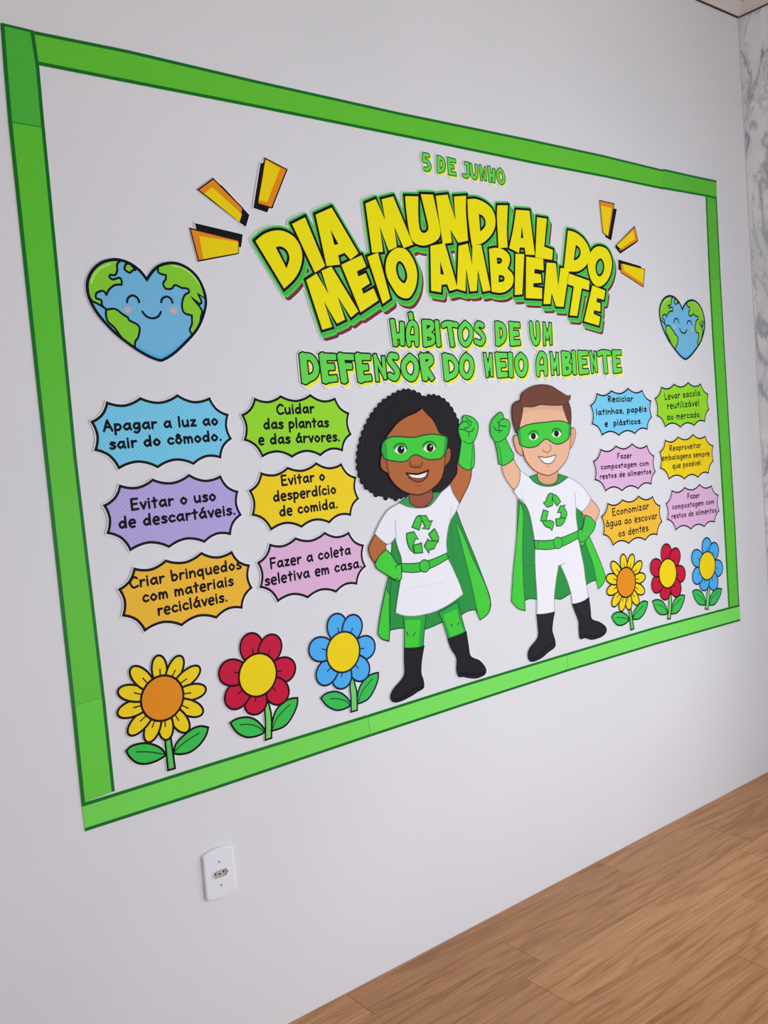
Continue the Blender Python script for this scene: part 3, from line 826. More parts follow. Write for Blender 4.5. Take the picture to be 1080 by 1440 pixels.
# ---- flowers
def copy_thing(t, X, Z, ang, label):
    c = t.copy()
    C.objects.link(c)
    c.location = (X, 0, Z)
    c.rotation_euler = (0, ang, 0)
    c['label'] = label
    for ch in list(t.children):
        d = ch.copy()
        C.objects.link(d)
        d.parent = c
        for g in list(ch.children):
            e = g.copy()
            C.objects.link(e)
            e.parent = d
    return c
def flower(name, label, crop, ctr, crim, tips, tipw, colp, coll, colc, ringline, stem, leaves, veins, linec, stemc=(84, 196, 92), pet_in=.5):
    cx, cz = W(crop, *ctr)
    rc = np.mean([math.hypot(W(crop, *p)[0] - cx, W(crop, *p)[1] - cz) for p in crim])
    t = empty(name, cx, cz, label, 'flower', 'paper flowers along the bottom of the mural')
    O = (cx, cz)
    pets = []
    for tx, ty in tips:
        X, Z = W(crop, tx, ty)
        R, a = math.hypot(X - cx, Z - cz), math.atan2(Z - cz, X - cx)
        i0 = rc * pet_in
        pl = []
        for k in range(28):
            u = 2 * PI * k / 28
            m, hl = (R + i0) / 2, (R - i0) / 2
            lx = m + hl * math.cos(u)
            ly = tipw * math.sin(u) * (1 + .1 * math.cos(u))
            pl.append((cx + lx * math.cos(a) - ly * math.sin(a), cz + lx * math.sin(a) + ly * math.cos(a)))
        pets.append((pl, R, a))
    stp = T(crop, stem)
    lv = [T(crop, q) for q in leaves]
    sil = field([p for p, _, _ in pets] + [stp] + lv, [], .0034, .0012)
    Flat(O).slab(big(sil, 2e-4), .0003, TOP, P_WHITE).build('paper_backing', t)
    lm = paper(linec)
    Flat(O).fill([stp], L(1), paper(stemc)).line(stp, .0044, L(2), lm, True).build('stem', t)
    for q, vn in zip(lv, veins):
        Flat(O).fill([q], L(1.4), paper((52, 186, 76))).line(q, .0046, L(2.4), lm, True).line(T(crop, vn, False), .0022, L(2.6), lm).build('leaf', t)
    for k, (pl, R, a) in enumerate(pets):
        s = Flat(O).fill([pl], L(3 + k * .12), paper(colp)).line(pl, .0048, L(3.06 + k * .12), lm, True)
        l0, l1 = rc * .95, rc + (R - rc) * coll
        s.cap(*ribbon([(cx + l0 * math.cos(a), cz + l0 * math.sin(a)), (cx + l1 * math.cos(a - .02), cz + l1 * math.sin(a - .02))], 0.0028, False), L(3.09 + k * .12), lm)
        s.build('petal', t)
    disc = [(cx + rc * math.cos(2 * PI * k / 48), cz + rc * math.sin(2 * PI * k / 48)) for k in range(48)]
    Flat(O).fill([disc], L(6), paper(colc)).line(disc, .0048, L(6.5), lm, True).build('flower_centre', t)
    return t, (cx, cz), W(crop, *parse(stem.split(' ')[-1])[0][:2]), rc
def place(src, c0, b0, cpx, bpx, label):
    X, Z = W('m', *cpx)
    X1, Z1 = W('m', *bpx)
    a0 = math.atan2(b0[1] - c0[1], b0[0] - c0[0])
    a1 = math.atan2(Z1 - Z, X1 - X)
    copy_thing(src, X, Z, -(a1 - a0), label)
sf, c0, b0, _ = flower('sunflower_cutout', 'paper sunflower with orange centre in the bottom left corner of the frame', 'f', (525, 550), [(315, 560), (730, 530), (535, 342), (512, 760)],
    [(482, 145), (700, 150), (878, 258), (938, 465), (908, 690), (765, 865), (570, 945), (385, 968), (205, 895), (98, 700), (102, 480), (228, 262)], .0165,
    (238, 204, 12), .34, (222, 136, 10), 1, '548,940! 605,930! 645,1215! 578,1235!',
    ['180,1052! 230,1005 330,978 420,985 510,1025 560,1090! 480,1140 380,1172 290,1165 220,1115', '630,1075! 650,990 720,910 810,840 890,815 960,828! 940,900 880,990 790,1060 700,1082'],
    ['275,1060! 400,1060 555,1085!', '635,1060! 740,965 875,880!'], (32, 14, 10), pet_in=.55)
place(sf, c0, b0, (268, 355), (298, 652), 'paper sunflower with orange centre beside the boy\'s boot')
rf, c0, b0, _ = flower('red_flower_cutout', 'crimson paper flower with yellow centre, second flower from the left corner', 'g', (545, 598), [(335, 610), (755, 570), (560, 380), (525, 818)],
    [(445, 158), (742, 178), (945, 520), (850, 860), (510, 1022), (215, 925), (130, 560)], .0285,
    (192, 4, 56), .28, (236, 206, 6), 1, '650,880! 668,930 690,1050 690,1270! 624,1292! 625,1100 618,960 640,880!',
    ['250,1108! 320,1065 440,1048 540,1090 615,1180 600,1220! 530,1250 430,1262 340,1225 285,1165', '692,1185! 700,1090 740,970 830,880 900,850 968,842! 960,930 900,1060 820,1150 700,1192'],
    ['350,1130! 460,1125 560,1160 612,1210!', '700,1170! 760,1040 890,910!'], (46, 2, 18), (112, 206, 96), pet_in=.5)
place(rf, c0, b0, (532, 298), (569, 576), 'crimson paper flower with yellow centre, between sunflower and blue flower at right')
bf, c0, b0, _ = flower('blue_flower_cutout', 'light blue paper flower with yellow centre beside the girl\'s boots', 'b', (478, 515), [(288, 520), (662, 490), (500, 305), (455, 728)],
    [(378, 105), (625, 118), (822, 445), (738, 785), (455, 915), (210, 848), (105, 470)], .0285,
    (72, 168, 236), .3, (236, 206, 6), 1, '582,780! 600,850 625,960 630,1145! 562,1165! 560,1000 550,880 570,780!',
    ['235,1012! 290,965 390,942 480,975 552,1055 545,1105! 480,1135 400,1145 310,1105 260,1050', '630,1070! 635,960 680,850 760,770 820,745 858,740! 850,830 800,950 740,1030 650,1072'],
    ['330,1022! 420,1022 500,1045 550,1090!', '640,1055! 690,930 800,800!'], (12, 22, 60), (112, 206, 96), pet_in=.5)
place(bf, c0, b0, (782, 250), (805, 518), 'light blue paper flower with yellow centre in the bottom right corner of the frame')

# ---- heart shaped earths
hp = '519,262! 470,200 400,150 330,127 270,127 200,150 145,200 112,270 112,350 140,430 190,510 260,590 330,655 430,730 520,785 600,817 640,812 720,760 830,650 880,580 915,490 927,410 910,330 870,250 810,190 740,155 680,148 610,165 560,205'
heart = T('h', hp)
O = centre(heart)
ht = empty('earth_heart_cutout', *O, 'large heart shaped smiling earth at the left end of the mural', 'heart', 'smiling heart shaped earths')
Flat(O).slab(field([heart], [], .004, .0014), .0003, TOP, P_WHITE).build('paper_backing', ht)
NAVY = paper((14, 22, 44))
Flat(O).fill([heart], L(1), paper((110, 180, 218))).build('ocean_print', ht)
for q in ['340,132! 315,155 315,200 300,232 270,230 262,245 285,262 330,250 345,270 345,298! 300,300 260,330 240,368! 225,345 200,342 170,360 170,390 205,405 210,440 240,468! 200,440 140,410! 112,350 112,270 145,200 200,150 270,127',
          '375,155! 365,190 400,215 420,200 440,195! 400,152!',
          '240,470! 300,465 350,500 390,525! 400,545 450,570 470,600 460,660 440,690 438,728! 400,712 350,668 300,600 250,550 237,500',
          '597,172! 600,215 650,232! 650,260 632,290 650,325 690,325 715,300 760,320 800,325 810,350 780,370 762,430 775,490 830,510! 830,570 815,610 832,642! 880,580 892,520 897,470 825,380! 885,432! 897,415 872,360! 922,395! 905,320 870,250 810,190 740,155 680,148']:
    p = T('h', q)
    Flat(O).fill([p], L(2), paper((130, 202, 44))).line(p, .0044, L(3), NAVY, True).build('continent_print', ht)
s = Flat(O).line(heart, .0062, L(4), NAVY, True)
s.build('outline_print', ht)
for q in ('382,425 390,390 420,372 455,390 468,425', '618,425 625,395 655,380 685,395 698,428'):
    Flat(O).line(T('h', q, False), .0046, L(4), NAVY).build('eye', ht)
Flat(O).line(T('h', '485,478 515,515 560,530 600,515 618,480', False), .0046, L(4), NAVY).build('mouth', ht)
for x, y_ in ((388, 470), (705, 475)):
    s = Flat(O)
    for k, (r, col) in enumerate(((36, (128, 178, 208)), (31, (150, 176, 196)), (26, (176, 174, 182)), (20, (200, 172, 172)), (13, (212, 170, 166)))):
        s.fill([[W('h', x + r * math.cos(a * PI / 12), y_ + r * .8 * math.sin(a * PI / 12)) for a in range(24)]], L(2 + .15 * k), paper(col))
    s.build('cheek', ht)
for q, wd, col in (('135,290 160,225 210,180 270,155', .004, (172, 222, 110)), ('690,168 760,180 830,225 885,300', .0035, (172, 222, 110)), ('455,728 530,772 600,800 640,795 720,745 800,672', .007, (78, 176, 222))):
    Flat(O).line(T('h', q, False), wd, L(3.4), paper(col)).build('highlight_print', ht)
# the second heart is the same print, set at the other end: fit its notch and its point
n0, b0 = W('h', 519, 262), W('h', 608, 817)
n1, b1 = wall_pt(900 + 527 * .1111, 400 + 312 * .1111), wall_pt(900 + 560 * .1111, 400 + 950 * .1111)
a0, a1 = math.atan2(b0[1] - n0[1], b0[0] - n0[0]), math.atan2(b1[1] - n1[1], b1[0] - n1[0])
da = a1 - a0
m0, m1 = ((n0[0] + b0[0]) / 2 - O[0], (n0[1] + b0[1]) / 2 - O[1]), ((n1[0] + b1[0]) / 2, (n1[1] + b1[1]) / 2)
copy_thing(ht, m1[0] - (m0[0] * math.cos(da) - m0[1] * math.sin(da)), m1[1] - (m0[0] * math.sin(da) + m0[1] * math.cos(da)), -da, 'heart shaped smiling earth at the right end of the mural')

# ---- the two children
class Figure:
    def __init__(s, label, first):
        s.O = first
        s.t = empty('hero_child_cutout', *s.O, label, 'cutout', 'superhero children cutouts')
        s.k, s.sil, s.parts = 1.0, [], []
    def part(s, name, crop, path, fill, line=None, wd=.0022, sil=True, parent=None, extra=(), closed=True, label=None):
        """extra: (path, fill or None, line, width, closed) details printed on the same piece"""
        f = Flat(s.O)
        p = T(crop, path) if isinstance(path, str) else path
        if sil: s.sil.append(p)
        s.k += 1
        f.fill([p], L(s.k), paper(fill))
        for q, fl_, ln, w_, cl in extra:
            if fl_ is not None:
                s.k += .5
                f.fill([T(crop, q)], L(s.k), paper(fl_))
            if ln is not None:
                s.k += .25
                f.line(T(crop, q, cl), w_ * 1.5, L(s.k), paper(ln), cl)
        if line:
            s.k += .5
            f.line(p, wd * 1.5, L(s.k), paper(line), True)
        o = f.build(name, parent or s.t)
        if label: o['label'] = label
        return o
    def done(s):
        Flat(s.O).slab(big(field(s.sil, [], .0026, .0016), 3e-4), .0003, TOP, P_WHITE).build('paper_backing', s.t)
def scallop(p, step, amp):
    out, acc = [], 0
    n = len(p)
    pts = []
    for i in range(n):
        a, b_ = p[i], p[(i + 1) % n]
        d = math.hypot(b_[0] - a[0], b_[1] - a[1])
        m = max(1, int(d / (step / 12)))
        for k in range(m): pts.append((a[0] + (b_[0] - a[0]) * k / m, a[1] + (b_[1] - a[1]) * k / m))
    n = len(pts)
    s = 0
    for i in range(n):
        a, b_, c = pts[i - 1], pts[i], pts[(i + 1) % n]
        s += math.hypot(b_[0] - a[0], b_[1] - a[1])
        nx, nz = (c[1] - a[1]), -(c[0] - a[0])
        l = math.hypot(nx, nz) or 1
        k = amp * abs(math.sin(PI * s / step))
        out.append((b_[0] + s_sign * nx / l * k, b_[1] + s_sign * nz / l * k))
    return out
s_sign = 1
GD, GM, GBR, GLN = (30, 140, 58), (34, 160, 62), (62, 196, 52), (12, 74, 36)
SH, SHL = (226, 226, 242), (128, 130, 140)
SK1, SK1D, LN1 = (172, 96, 48), (148, 74, 50), (56, 24, 18)
g = Figure('paper cutout of a girl with curly black hair, green mask and fist raised', wall_pt(600, 780))
g.part('cape', 'd', '308,262! 345,250! 660,160! 725,88! 760,180 800,280 850,400 900,530 945,650 958,720! 940,780 885,825! 870,790 855,755! 800,765 745,800! 640,835 520,885 440,895 370,880 310,885 275,895! 270,968! 225,955 198,925 195,900 212,780 245,620 268,520 285,380 290,300', GD, GLN, .002,
       extra=[('715,150! 760,230 795,310 830,400 880,500 925,600 955,700! 940,780 885,825! 868,780 830,600 780,400', GBR, GLN, .0014, True), ('250,610! 278,665! 277,800 272,964! 225,952 198,922 197,900 215,780', GBR, GLN, .0014, True),
              ('285,560! 272,700 274,890!', None, GLN, .0014, False), ('690,170! 700,380 740,600 745,790!', None, (24, 118, 50), .0012, False)])
hair = T('c', '430,50 370,65 310,100 250,140 205,190 165,245 130,310 100,380 80,450 65,530 62,620 75,690 95,740 130,790 165,810 205,845 245,840 275,868 310,852 345,875 390,860 450,850 520,850 640,830 700,820 760,755 810,690 835,620 850,540 845,430 830,300 800,230 765,170 715,120 660,95 610,92 565,105 540,85 490,60')
a_ = sum(hair[i - 1][0] * hair[i][1] - hair[i][0] * hair[i - 1][1] for i in range(len(hair)))
s_sign = 1 if a_ > 0 else -1
hair = scallop(hair, .0175, .0045)
hr = g.part('hair', 'c', hair, (38, 34, 40), (22, 18, 24), .0016)
for st in ('120,330 100,480 110,640 150,760', '175,270 140,420 150,600 190,740', '240,200 190,330 180,520', '330,120 270,170 230,230', '560,110 548,150 550,180', '740,200 790,300 800,450', '690,180 740,260 775,400'):
    g.k += .02
    Flat(g.O).line(T('c', st, False), .0016, L(g.k + .6), paper((52, 46, 54))).build('curl_line', hr)
g.k += .8
g.part('leg', 'd', '365,795! 520,790! 508,900 500,1008! 372,1018! 374,900', GM, GLN, .0018, extra=[('378,825! 482,822! 476,920 470,1004! 378,1010!', GBR, None, 0, True), ('390,905! 398,932!', None, GLN, .002, False), ('446,905! 432,935!', None, GLN, .002, False)])
g.part('leg', 'd', '603,775! 730,700! 760,810 788,908! 668,952! 640,860', GM, GLN, .0018, extra=[('635,790! 725,750! 745,830 775,900! 682,938! 660,870', GBR, None, 0, True), ('685,850! 698,868!', None, GLN, .002, False), ('740,840! 732,860!', None, GLN, .002, False)])
bt = '372,1015! 440,1020 506,998! 490,1090 485,1180 500,1230 502,1280 460,1308 420,1335 350,1370 300,1376 280,1345 300,1290 370,1200 372,1100'
g.part('boot', 'd', bt, (42, 38, 46), (20, 18, 24), .0018, extra=[('300,1362! 350,1352 410,1315 440,1285 500,1275!', None, (24, 20, 28), .003, False)])
g.part('boot', 'd', '665,952! 730,935 790,902! 805,1000 820,1070 880,1100 920,1150 915,1190 860,1215 800,1212 770,1205 740,1205 725,1160 725,1080 690,1020', (42, 38, 46), (20, 18, 24), .0018, extra=[('745,1190! 775,1182 820,1190 870,1190 915,1175!', None, (24, 20, 28), .003, False)])
g.part('collar', 'c', '375,905! 420,870 460,835! 630,825! 706,820! 660,885 600,925 540,942 470,938', (40, 150, 70), GLN, .0016)
g.part('neck', 'c', '458,790! 455,880 470,910 520,935 570,932 620,890 635,850 620,780!', (146, 74, 52), LN1, .0014)
g.part('arm', 'c', '818,600! 815,680 775,740 765,772 790,840 838,905! 870,840 905,770 925,700 932,620!', (176, 98, 50), LN1, .0018)
g.part('arm', 'd', '172,250! 140,310 130,350 145,400 170,440! 205,390 250,352! 244,330 252,314! 240,285!', (176, 98, 50), LN1, .0018)
g.part('shirt', 'd', '338,36! 400,62 480,70 550,50 622,-39! 680,-88! 700,-30 742,36! 720,92 685,145! 668,200 655,300 662,380! 668,415! 700,480 740,570 768,650! 680,715 570,770 450,797 370,795 312,775! 325,680 340,590 355,500! 355,440! 350,400 325,330 310,268! 280,305 245,308 170,242! 215,150 265,80', SH, SHL, .0014,
       extra=[('310,150! 312,210 318,270!', None, SHL, .0012, False), ('685,60! 690,100 672,150!', None, (190, 192, 204), .0012, False), ('400,610! 500,595 640,570!', None, (206, 206, 222), .0009, False)])
g.part('belt', 'd', '350,443! 440,442 540,422 660,372! 667,410! 560,470 450,503 358,498!', (52, 184, 54), GLN, .0018)
ln = (10, 80, 38)
ell = lambda crop, x, y_, rx, ry, n=28: [W(crop, x + rx * math.cos(2 * PI * k / n), y_ + ry * math.sin(2 * PI * k / n)) for k in range(n)]
g.part('buckle', 'd', ell('d', 507, 460, 34, 42), (58, 190, 58), ln, .0018, sil=False)
g.part('glove', 'd', '175,440! 205,388 248,350! 285,385 318,438 350,448! 352,500 350,545 325,562! 290,550 240,512 185,475', (62, 200, 52), ln, .0020,
       extra=[('308,480! 315,458 350,447!', None, ln, .0018, False), ('255,520! 300,548 330,545!', None, ln, .0018, False)])
g.part('glove', 'c', '850,430! 838,400 828,355 835,312 855,290 860,252 888,240 940,258 975,300 976,350 962,400 942,445! 950,520 945,625 905,652 860,637 825,600! 840,510', (60, 198, 58), ln, .0020,
       extra=[('835,345 868,348 905,368 905,405', None, ln, .002, False), ('855,292 888,286 908,308 900,332 868,336', None, ln, .002, False), ('905,362 932,358 946,330', None, ln, .002, False), ('888,255 900,275 925,290 918,320', None, ln, .002, False), ('862,432! 905,455 942,438!', None, ln, .0016, False), ('935,455! 930,560 922,645!', None, (30, 150, 50), .003, False)])
def recycle(fig, crop, chunks, grn=(58, 190, 54)):
    for q in chunks:
        fig.part('recycling_arrow', crop, q, grn, (12, 74, 36), .0020, sil=False)
recycle(g, 'd', ['422,198! 452,132 478,120 492,140 470,218!', '475,122! 517,120! 538,160! 560,152! 536,212! 490,208! 510,195! 488,150', '385,242! 400,236! 435,230! 465,280! 445,276! 426,330! 437,374! 402,335 388,285', '430,322! 486,305! 494,370! 440,375!', '535,246! 573,208! 600,262 594,300 560,290!', '505,325! 530,278! 536,290! 594,292! 570,345! 537,350! 536,374!'])
fc = g.part('face', 'c', '550,185! 500,220 440,245 390,275 350,310 320,350 285,395 262,450 262,540 275,620 300,700 350,770 420,820 510,842 580,825 640,785 690,730 715,660 725,570 738,480 725,400 680,370 655,315 625,265 588,230', SK1, LN1, .0018, sil=False,
            extra=[('458,585 456,620 480,634 520,638 550,620 548,592 530,610 480,612', (150, 78, 42), None, 0, True), ('460,580 456,618 478,632 515,636 545,625 552,592', None, LN1, .0014, False), ('500,770 525,776 550,768', None, (120, 62, 36), .0014, False)])
g.part('ear', 'c', '275,548! 245,540 232,600 248,652 298,682! 285,620', (158, 86, 46), LN1, .0016, sil=False)
g.part('ear', 'c', '726,560! 738,495 762,492 768,540 755,590 718,628!', (158, 86, 46), LN1, .0016, sil=False)
g.part('mouth', 'c', '430,680! 515,684 600,657! 590,700 560,732 520,745 480,732 450,710', (140, 70, 44), (56, 20, 16), .0016, sil=False, parent=fc,
       extra=[('440,682! 515,690 588,667! 575,700 540,716 490,714 460,702', (240, 240, 244), (56, 20, 16), .0010, True), ('425,677! 515,684 602,655!', None, (44, 16, 14), .003, False)])
mk = g.part('mask', 'c', '250,445! 290,412 340,400 430,405 500,405 560,390 640,382 715,395! 740,412 738,470 725,530! 690,565 630,575 580,570 535,548 500,537 465,552 440,580 390,592 330,585 265,572! 240,510', GBR, GLN, .0022, sil=False,
            extra=[('252,448! 275,432! 290,575! 262,570! 242,512', (34, 158, 60), None, 0, True), ('722,398! 740,412 738,470 726,528! 706,550!', (34, 158, 60), None, 0, True)])
for ex, ey, sx in ((386, 500, 1), (606, 486, 1)):
    s_ = Flat(g.O)
    g.k += 1
    s_.fill([T('c', '%d,%d! %d,%d %d,%d %d,%d %d,%d! %d,%d %d,%d' % (ex - 48, ey + 12, ex - 30, ey - 18, ex, ey - 30, ex + 30, ey - 18, ex + 45, ey + 6, ex + 20, ey + 26, ex - 15, ey + 30))], L(g.k), paper((238, 240, 240)))
    s_.fill([ell('c', ex + 2, ey - 1, 27, 31)], L(g.k + .4), paper((40, 24, 26)))
    s_.fill([ell('c', ex + 10, ey - 12, 6, 7, 12)], L(g.k + .8), paper((240, 240, 240)))
    s_.line(T('c', '%d,%d %d,%d %d,%d %d,%d %d,%d' % (ex - 54, ey - 8, ex - 34, ey - 36, ex, ey - 48, ex + 32, ey - 36, ex + 50, ey - 4), False), .005, L(g.k + .6), paper((28, 120, 48)))
    s_.build('eye', mk)
g.done()

SK2, LN2 = (226, 176, 144), (96, 54, 42)
b = Figure('paper cutout of a boy with short brown hair, green mask and fist raised', wall_pt(770, 770))
b.part('cape', 'k', '310,10! 380,72! 760,70! 800,130 840,260 900,400 950,520 976,600! 960,650 922,692! 905,625! 860,640 822,668! 760,700 710,725! 640,768 585,765 455,770! 400,765 362,780! 366,857! 310,840 260,785! 275,560 300,300', GD, GLN, .002,
       extra=[('326,30! 352,130 345,350 350,600 362,780! 366,855! 310,840 261,785! 276,560 301,300', GBR, GLN, .0014, True), ('850,290! 900,400 950,520 975,600! 960,650 922,690! 905,625! 880,500 825,345', GBR, GLN, .0014, True), ('345,520! 400,515 442,510!', None, (22, 110, 48), .001, False)])
b.part('arm', 'e', '185,665! 200,740 240,810 282,862! 330,880! 345,740! 328,710! 295,660 272,605!', SK2, LN2, .0016)
b.part('arm', 'k', '790,100! 835,60! 862,5! 910,60 928,100 915,150 893,195! 850,155 812,140!', SK2, LN2, .0016)
b.part('trousers', 'k', '440,380! 550,385 680,355 768,300! 785,400 810,520 822,620 848,765! 790,790 725,812! 712,720 680,620 632,510! 618,515! 600,620 585,750 588,868! 455,888! 455,750 445,600 440,480', (228, 227, 241), SHL, .0014,
       extra=[('612,520! 640,508 668,492!', None, SHL, .0012, False)])
b.part('boot', 'k', '452,885! 520,885 588,866! 575,940 570,1010 590,1080 590,1130 540,1170 480,1220 410,1242 385,1200 400,1140 460,1060 460,970', (44, 42, 50), (24, 22, 30), .0018, extra=[('398,1218! 450,1208 500,1165 540,1120 588,1100!', None, (26, 24, 32), .003, False)])
b.part('boot', 'k', '722,808! 790,795 848,756! 860,850 870,920 930,945 975,980 978,1020 940,1055 870,1075 820,1062 782,1068 772,1000 770,940 745,870', (44, 42, 50), (24, 22, 30), .0018, extra=[('785,1050! 830,1042 900,1052 975,1025!', None, (26, 24, 32), .003, False)])
b.part('neck', 'e', '455,700! 458,760 480,800 540,822 600,795 612,740 612,690!', (214, 156, 122), LN2, .0014)
b.part('shirt', 'k', '395,-158! 430,-120 480,-94 540,-86 600,-96 650,-125 690,-158! 760,-120 820,-60 862,2! 840,60 795,108! 750,75! 750,150 765,252! 700,290 560,320 435,322! 415,200 390,100 350,30 310,0! 275,-50! 310,-95 325,-150 326,-208!', SH, SHL, .0014,
       extra=[('742,-40! 745,20 750,80!', None, SHL, .0012, False), ('330,-60! 345,-10 350,25!', None, (196, 198, 210), .0012, False)])
b.part('collar', 'e', '395,760! 450,740! 465,785 500,812 540,820 590,808 612,770 620,738! 690,760! 640,795 590,822 540,832 480,822 430,795', (36, 150, 66), GLN, .0016)
b.part('belt', 'k', '432,322! 520,328 640,302 765,250! 770,305! 650,367 550,392 440,388!', (52, 184, 54), GLN, .0018, extra=[('460,328! 458,385!', None, GLN, .0014, False)])
b.part('buckle', 'k', ell('k', 613, 342, 34, 44), (54, 188, 56), ln, .0018, sil=False)
b.part('glove', 'k', '818,132! 862,150 900,198! 882,250 840,300 800,368 782,355! 765,300 768,242! 800,228', (56, 188, 56), ln, .0020, extra=[('770,242! 798,240 795,262!', None, ln, .0016, False), ('775,330! 800,335 822,318!', None, ln, .0016, False)])
b.part('glove', 'e', '132,490! 105,450 96,400 102,350 125,310 172,270 195,285 203,315 235,330 249,370 238,430 215,462! 235,510 277,590! 272,625 240,652 200,672 165,662! 150,570', (56, 192, 56), ln, .0020,
       extra=[('120,375 145,405 190,408', None, ln, .002, False), ('205,318 175,330 165,362 190,375 222,376', None, ln, .002, False), ('150,338 165,362 162,388 170,428', None, ln, .002, False), ('135,492! 170,492 215,464!', None, ln, .0016, False), ('150,500! 175,580 185,665!', None, (30, 150, 50), .003, False)])
recycle(b, 'k', ['500,38! 518,30! 540,-25 570,-30 566,20 572,55 530,72!', '570,-30! 605,-12 632,28! 605,62! 572,18!', '480,175! 500,92! 537,104! 522,178!', '492,178! 552,172! 580,190 565,248! 555,232! 515,215', '608,112! 630,62! 668,55! 655,68! 680,120 665,165! 632,150! 636,112!', '594,162! 655,150! 664,172 640,208 600,215!'])
hr = b.part('hair', 'e', '325,178! 330,140 350,115 400,82 470,62 550,68 620,108 680,145 706,142! 702,168 688,184! 708,250 710,340 700,385! 640,420! 330,430! 292,425! 265,330 262,240 280,200', (100, 54, 42), (58, 28, 24), .0018, extra=[('345,215! 330,320 312,395!', None, (70, 36, 30), .0014, False)])
b.part('ear', 'e', '300,445! 285,445 273,475 285,530 305,575 348,605! 330,520', (218, 162, 128), LN2, .0014, label='ear on the left')
b.part('ear', 'e', '706,398! 730,386 745,420 738,475 718,530 696,548!', (218, 162, 128), LN2, .0014)
fc = b.part('face', 'e', '345,228! 420,228 480,212 560,218 642,215! 665,290 690,350 708,400 700,540 680,620 640,680 590,725 540,748 480,735 420,700 370,640 345,570 330,520 312,460 318,380 335,300', SK2, LN2, .0016, sil=True,
            extra=[('348,230! 420,229 480,214 560,220 640,217! 655,262! 560,250 450,250 340,275!', (214, 164, 134), None, 0, True), ('493,545 496,562 515,570', None, LN2, .0014, False), ('545,512 556,540 548,562 530,576 515,570', None, LN2, .0014, False), ('518,682 550,682', None, (190, 130, 104), .0014, False)])
Flat(b.O).fill([T('e', '325,178! 350,115 400,82 470,62 550,68 620,108 680,145 706,142! 700,172 672,198 645,214! 560,218 480,208 420,222 345,232!')], L(b.k + .3), paper((108, 60, 46))).line(T('e', '345,230! 420,222 480,208 560,218 645,214!', False), .0018, L(b.k + .5), paper((64, 32, 26))).line(T('e', '360,200! 450,150 560,140 640,150!', False), .0014, L(b.k + .5), paper((88, 46, 36))).build('fringe', hr)
b.k += 1
b.part('mouth', 'e', '458,604! 520,612 594,592! 575,640 542,660 500,650', (240, 240, 246), (110, 50, 40), .0018, sil=False, parent=fc)
mk = b.part('mask', 'e', '300,405! 350,375 420,355 520,345 600,335 660,342 706,365! 706,420 690,470! 650,500 600,512 560,495 520,472 490,490 450,525 400,538 350,530 318,512! 308,460', GBR, GLN, .0022, sil=False,
            extra=[('302,408! 322,395! 335,522! 318,512! 308,460', (34, 158, 60), None, 0, True), ('690,356! 706,365! 706,420 692,468! 684,475!', (34, 158, 60), None, 0, True)])
for ex, ey in ((423, 452), (598, 432)):
    s_ = Flat(b.O)
    b.k += 1
    s_.fill([T('e', '%d,%d! %d,%d %d,%d %d,%d! %d,%d %d,%d' % (ex - 36, ey + 12, ex - 22, ey - 12, ex + 15, ey - 20, ex + 36, ey + 2, ex + 18, ey + 24, ex - 14, ey + 27))], L(b.k), paper((228, 236, 228)))
    s_.fill([ell('e', ex - 1, ey - 1, 19, 25)], L(b.k + .4), paper((34, 26, 28)))
    s_.line(T('e', '%d,%d %d,%d %d,%d %d,%d %d,%d' % (ex - 36, ey - 12, ex - 22, ey - 32, ex + 5, ey - 40, ex + 28, ey - 28, ex + 37, ey - 8), False), .0045, L(b.k + .6), paper((24, 116, 46)))
    s_.build('eye', mk)
b.done()

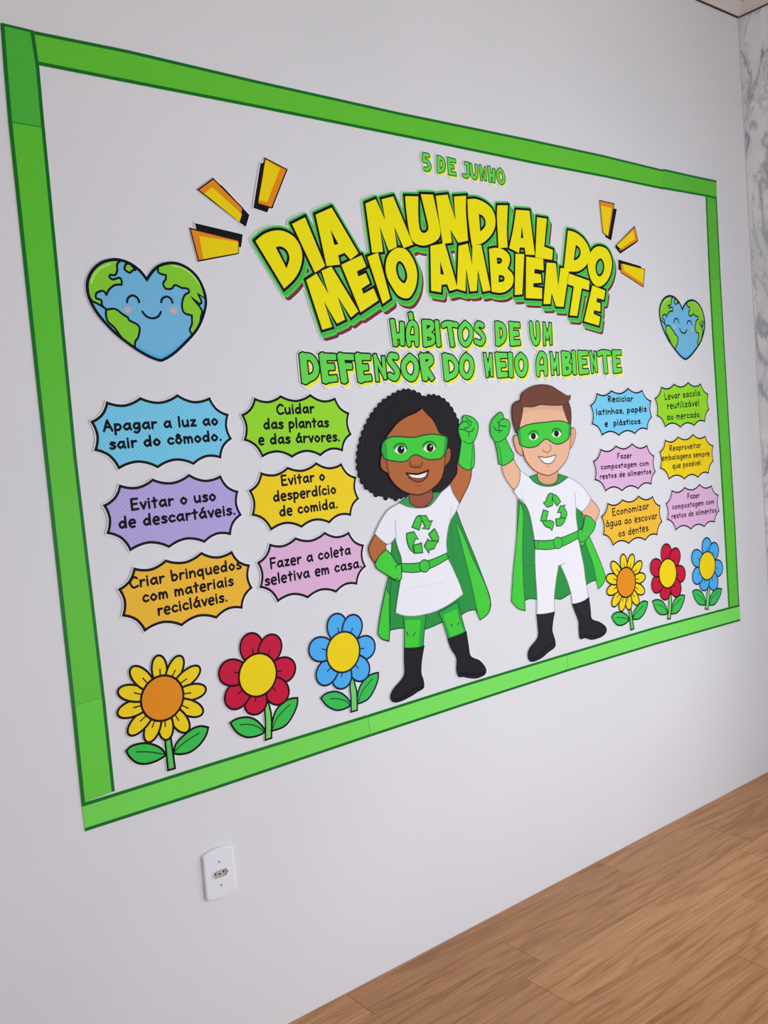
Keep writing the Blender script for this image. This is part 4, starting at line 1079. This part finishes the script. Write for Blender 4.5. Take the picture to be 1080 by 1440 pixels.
# ---- wall socket
X0, Z0 = wall_pt(307, 1226.5)
t = empty('wall_socket', X0, Z0, 'white plastic wall socket low on the wall under the mural', 'socket')
hw, hh = .0375, .0565
def plate_ring(sc, dy):
    out = []
    for k in range(11):
        u = -1 + 2 * k / 10
        out.append((u * (hw - sc - .003) , hh - sc - .0065 * u * u ))
    r = [( -(hw - sc), hh - sc - .0105)] + out + [((hw - sc), hh - sc - .0105)]
    rr = r + [(-x, -z) for x, z in r]
    return [(x, z) for x, z in rr]
pm = paper((222, 222, 230), .3)
Vv, Ff = [], []
rings = [(0, 0), (.0004, .004), (.002, .0075), (.005, .0088)]
for sc, d in rings: Vv += [(x, -d, z) for x, z in plate_ring(sc, 0)]
n = len(plate_ring(0, 0))
for k in range(len(rings) - 1):
    for i in range(n):
        j = (i + 1) % n
        Ff.append((k * n + i, (k + 1) * n + i, (k + 1) * n + j, k * n + j))
hexp = [(-.0185, 0), (-.0125, .0078), (.0125, .0078), (.0185, 0), (.0125, -.0078), (-.0125, -.0078)]
cv, cf = tri([plate_ring(.005, 0), hexp])
k = len(Vv)
Vv += [(x, -.0088, z) for x, z in cv]
for f in cf:
    A = sum(cv[f[i]][0] * cv[f[(i + 1) % 3]][1] - cv[f[(i + 1) % 3]][0] * cv[f[i]][1] for i in range(3))
    f = f if A > 0 else f[::-1]
    Ff.append(tuple(k + i for i in f))
k = len(Vv)
Vv += [(x, -.0088, z) for x, z in hexp] + [(x, -.004, z) for x, z in hexp]
for i in range(6): Ff.append((k + i, k + (i + 1) % 6, k + 6 + (i + 1) % 6, k + 6 + i))
mesh_obj('cover_plate', Vv, Ff, [pm], parent=t)
lip = Flat((0, 0))
lip.V += [(x * s_, -d, z * s_) for s_, d in ((1.16, .0088), (1.12, .0102), (1.04, .0102), (1.0, .0088)) for x, z in hexp]
for q in range(3):
    for i in range(6): lip.F.append((q * 6 + i, q * 6 + (i + 1) % 6, q * 6 + 6 + (i + 1) % 6, q * 6 + 6 + i))
mesh_obj('socket_rim', lip.V, lip.F, [pm], parent=t)
sf_ = Flat((0, 0))
sf_.slab([[(x * .985, z * .985) for x, z in hexp]], .001, .0058, paper((176, 166, 158), .5))
fo = sf_.build('socket_face', t)
for x, z in ((-.0095, 0), (0, -.0018), (.0095, 0)):
    Flat((0, 0)).slab([[(x + .0021 * math.cos(a * PI / 8), z + .0021 * math.sin(a * PI / 8)) for a in range(16)]], .0058, .0060, paper((30, 24, 24), .6)).build('pin_hole', fo)
for z in (.0255, -.0255):
    o = Flat((0, 0)).slab([[(.0022 * math.cos(a * PI / 8), z + .0022 * math.sin(a * PI / 8)) for a in range(16)]], .0085, .0096, paper((150, 150, 158), .35))
    o.cap([(-.0015, z - .0003), (.0015, z - .0003), (.0015, z + .0003), (-.0015, z + .0003)], [(0, 1, 2, 3)], .0097, paper((70, 70, 78), .5))
    o.build('screw', t)
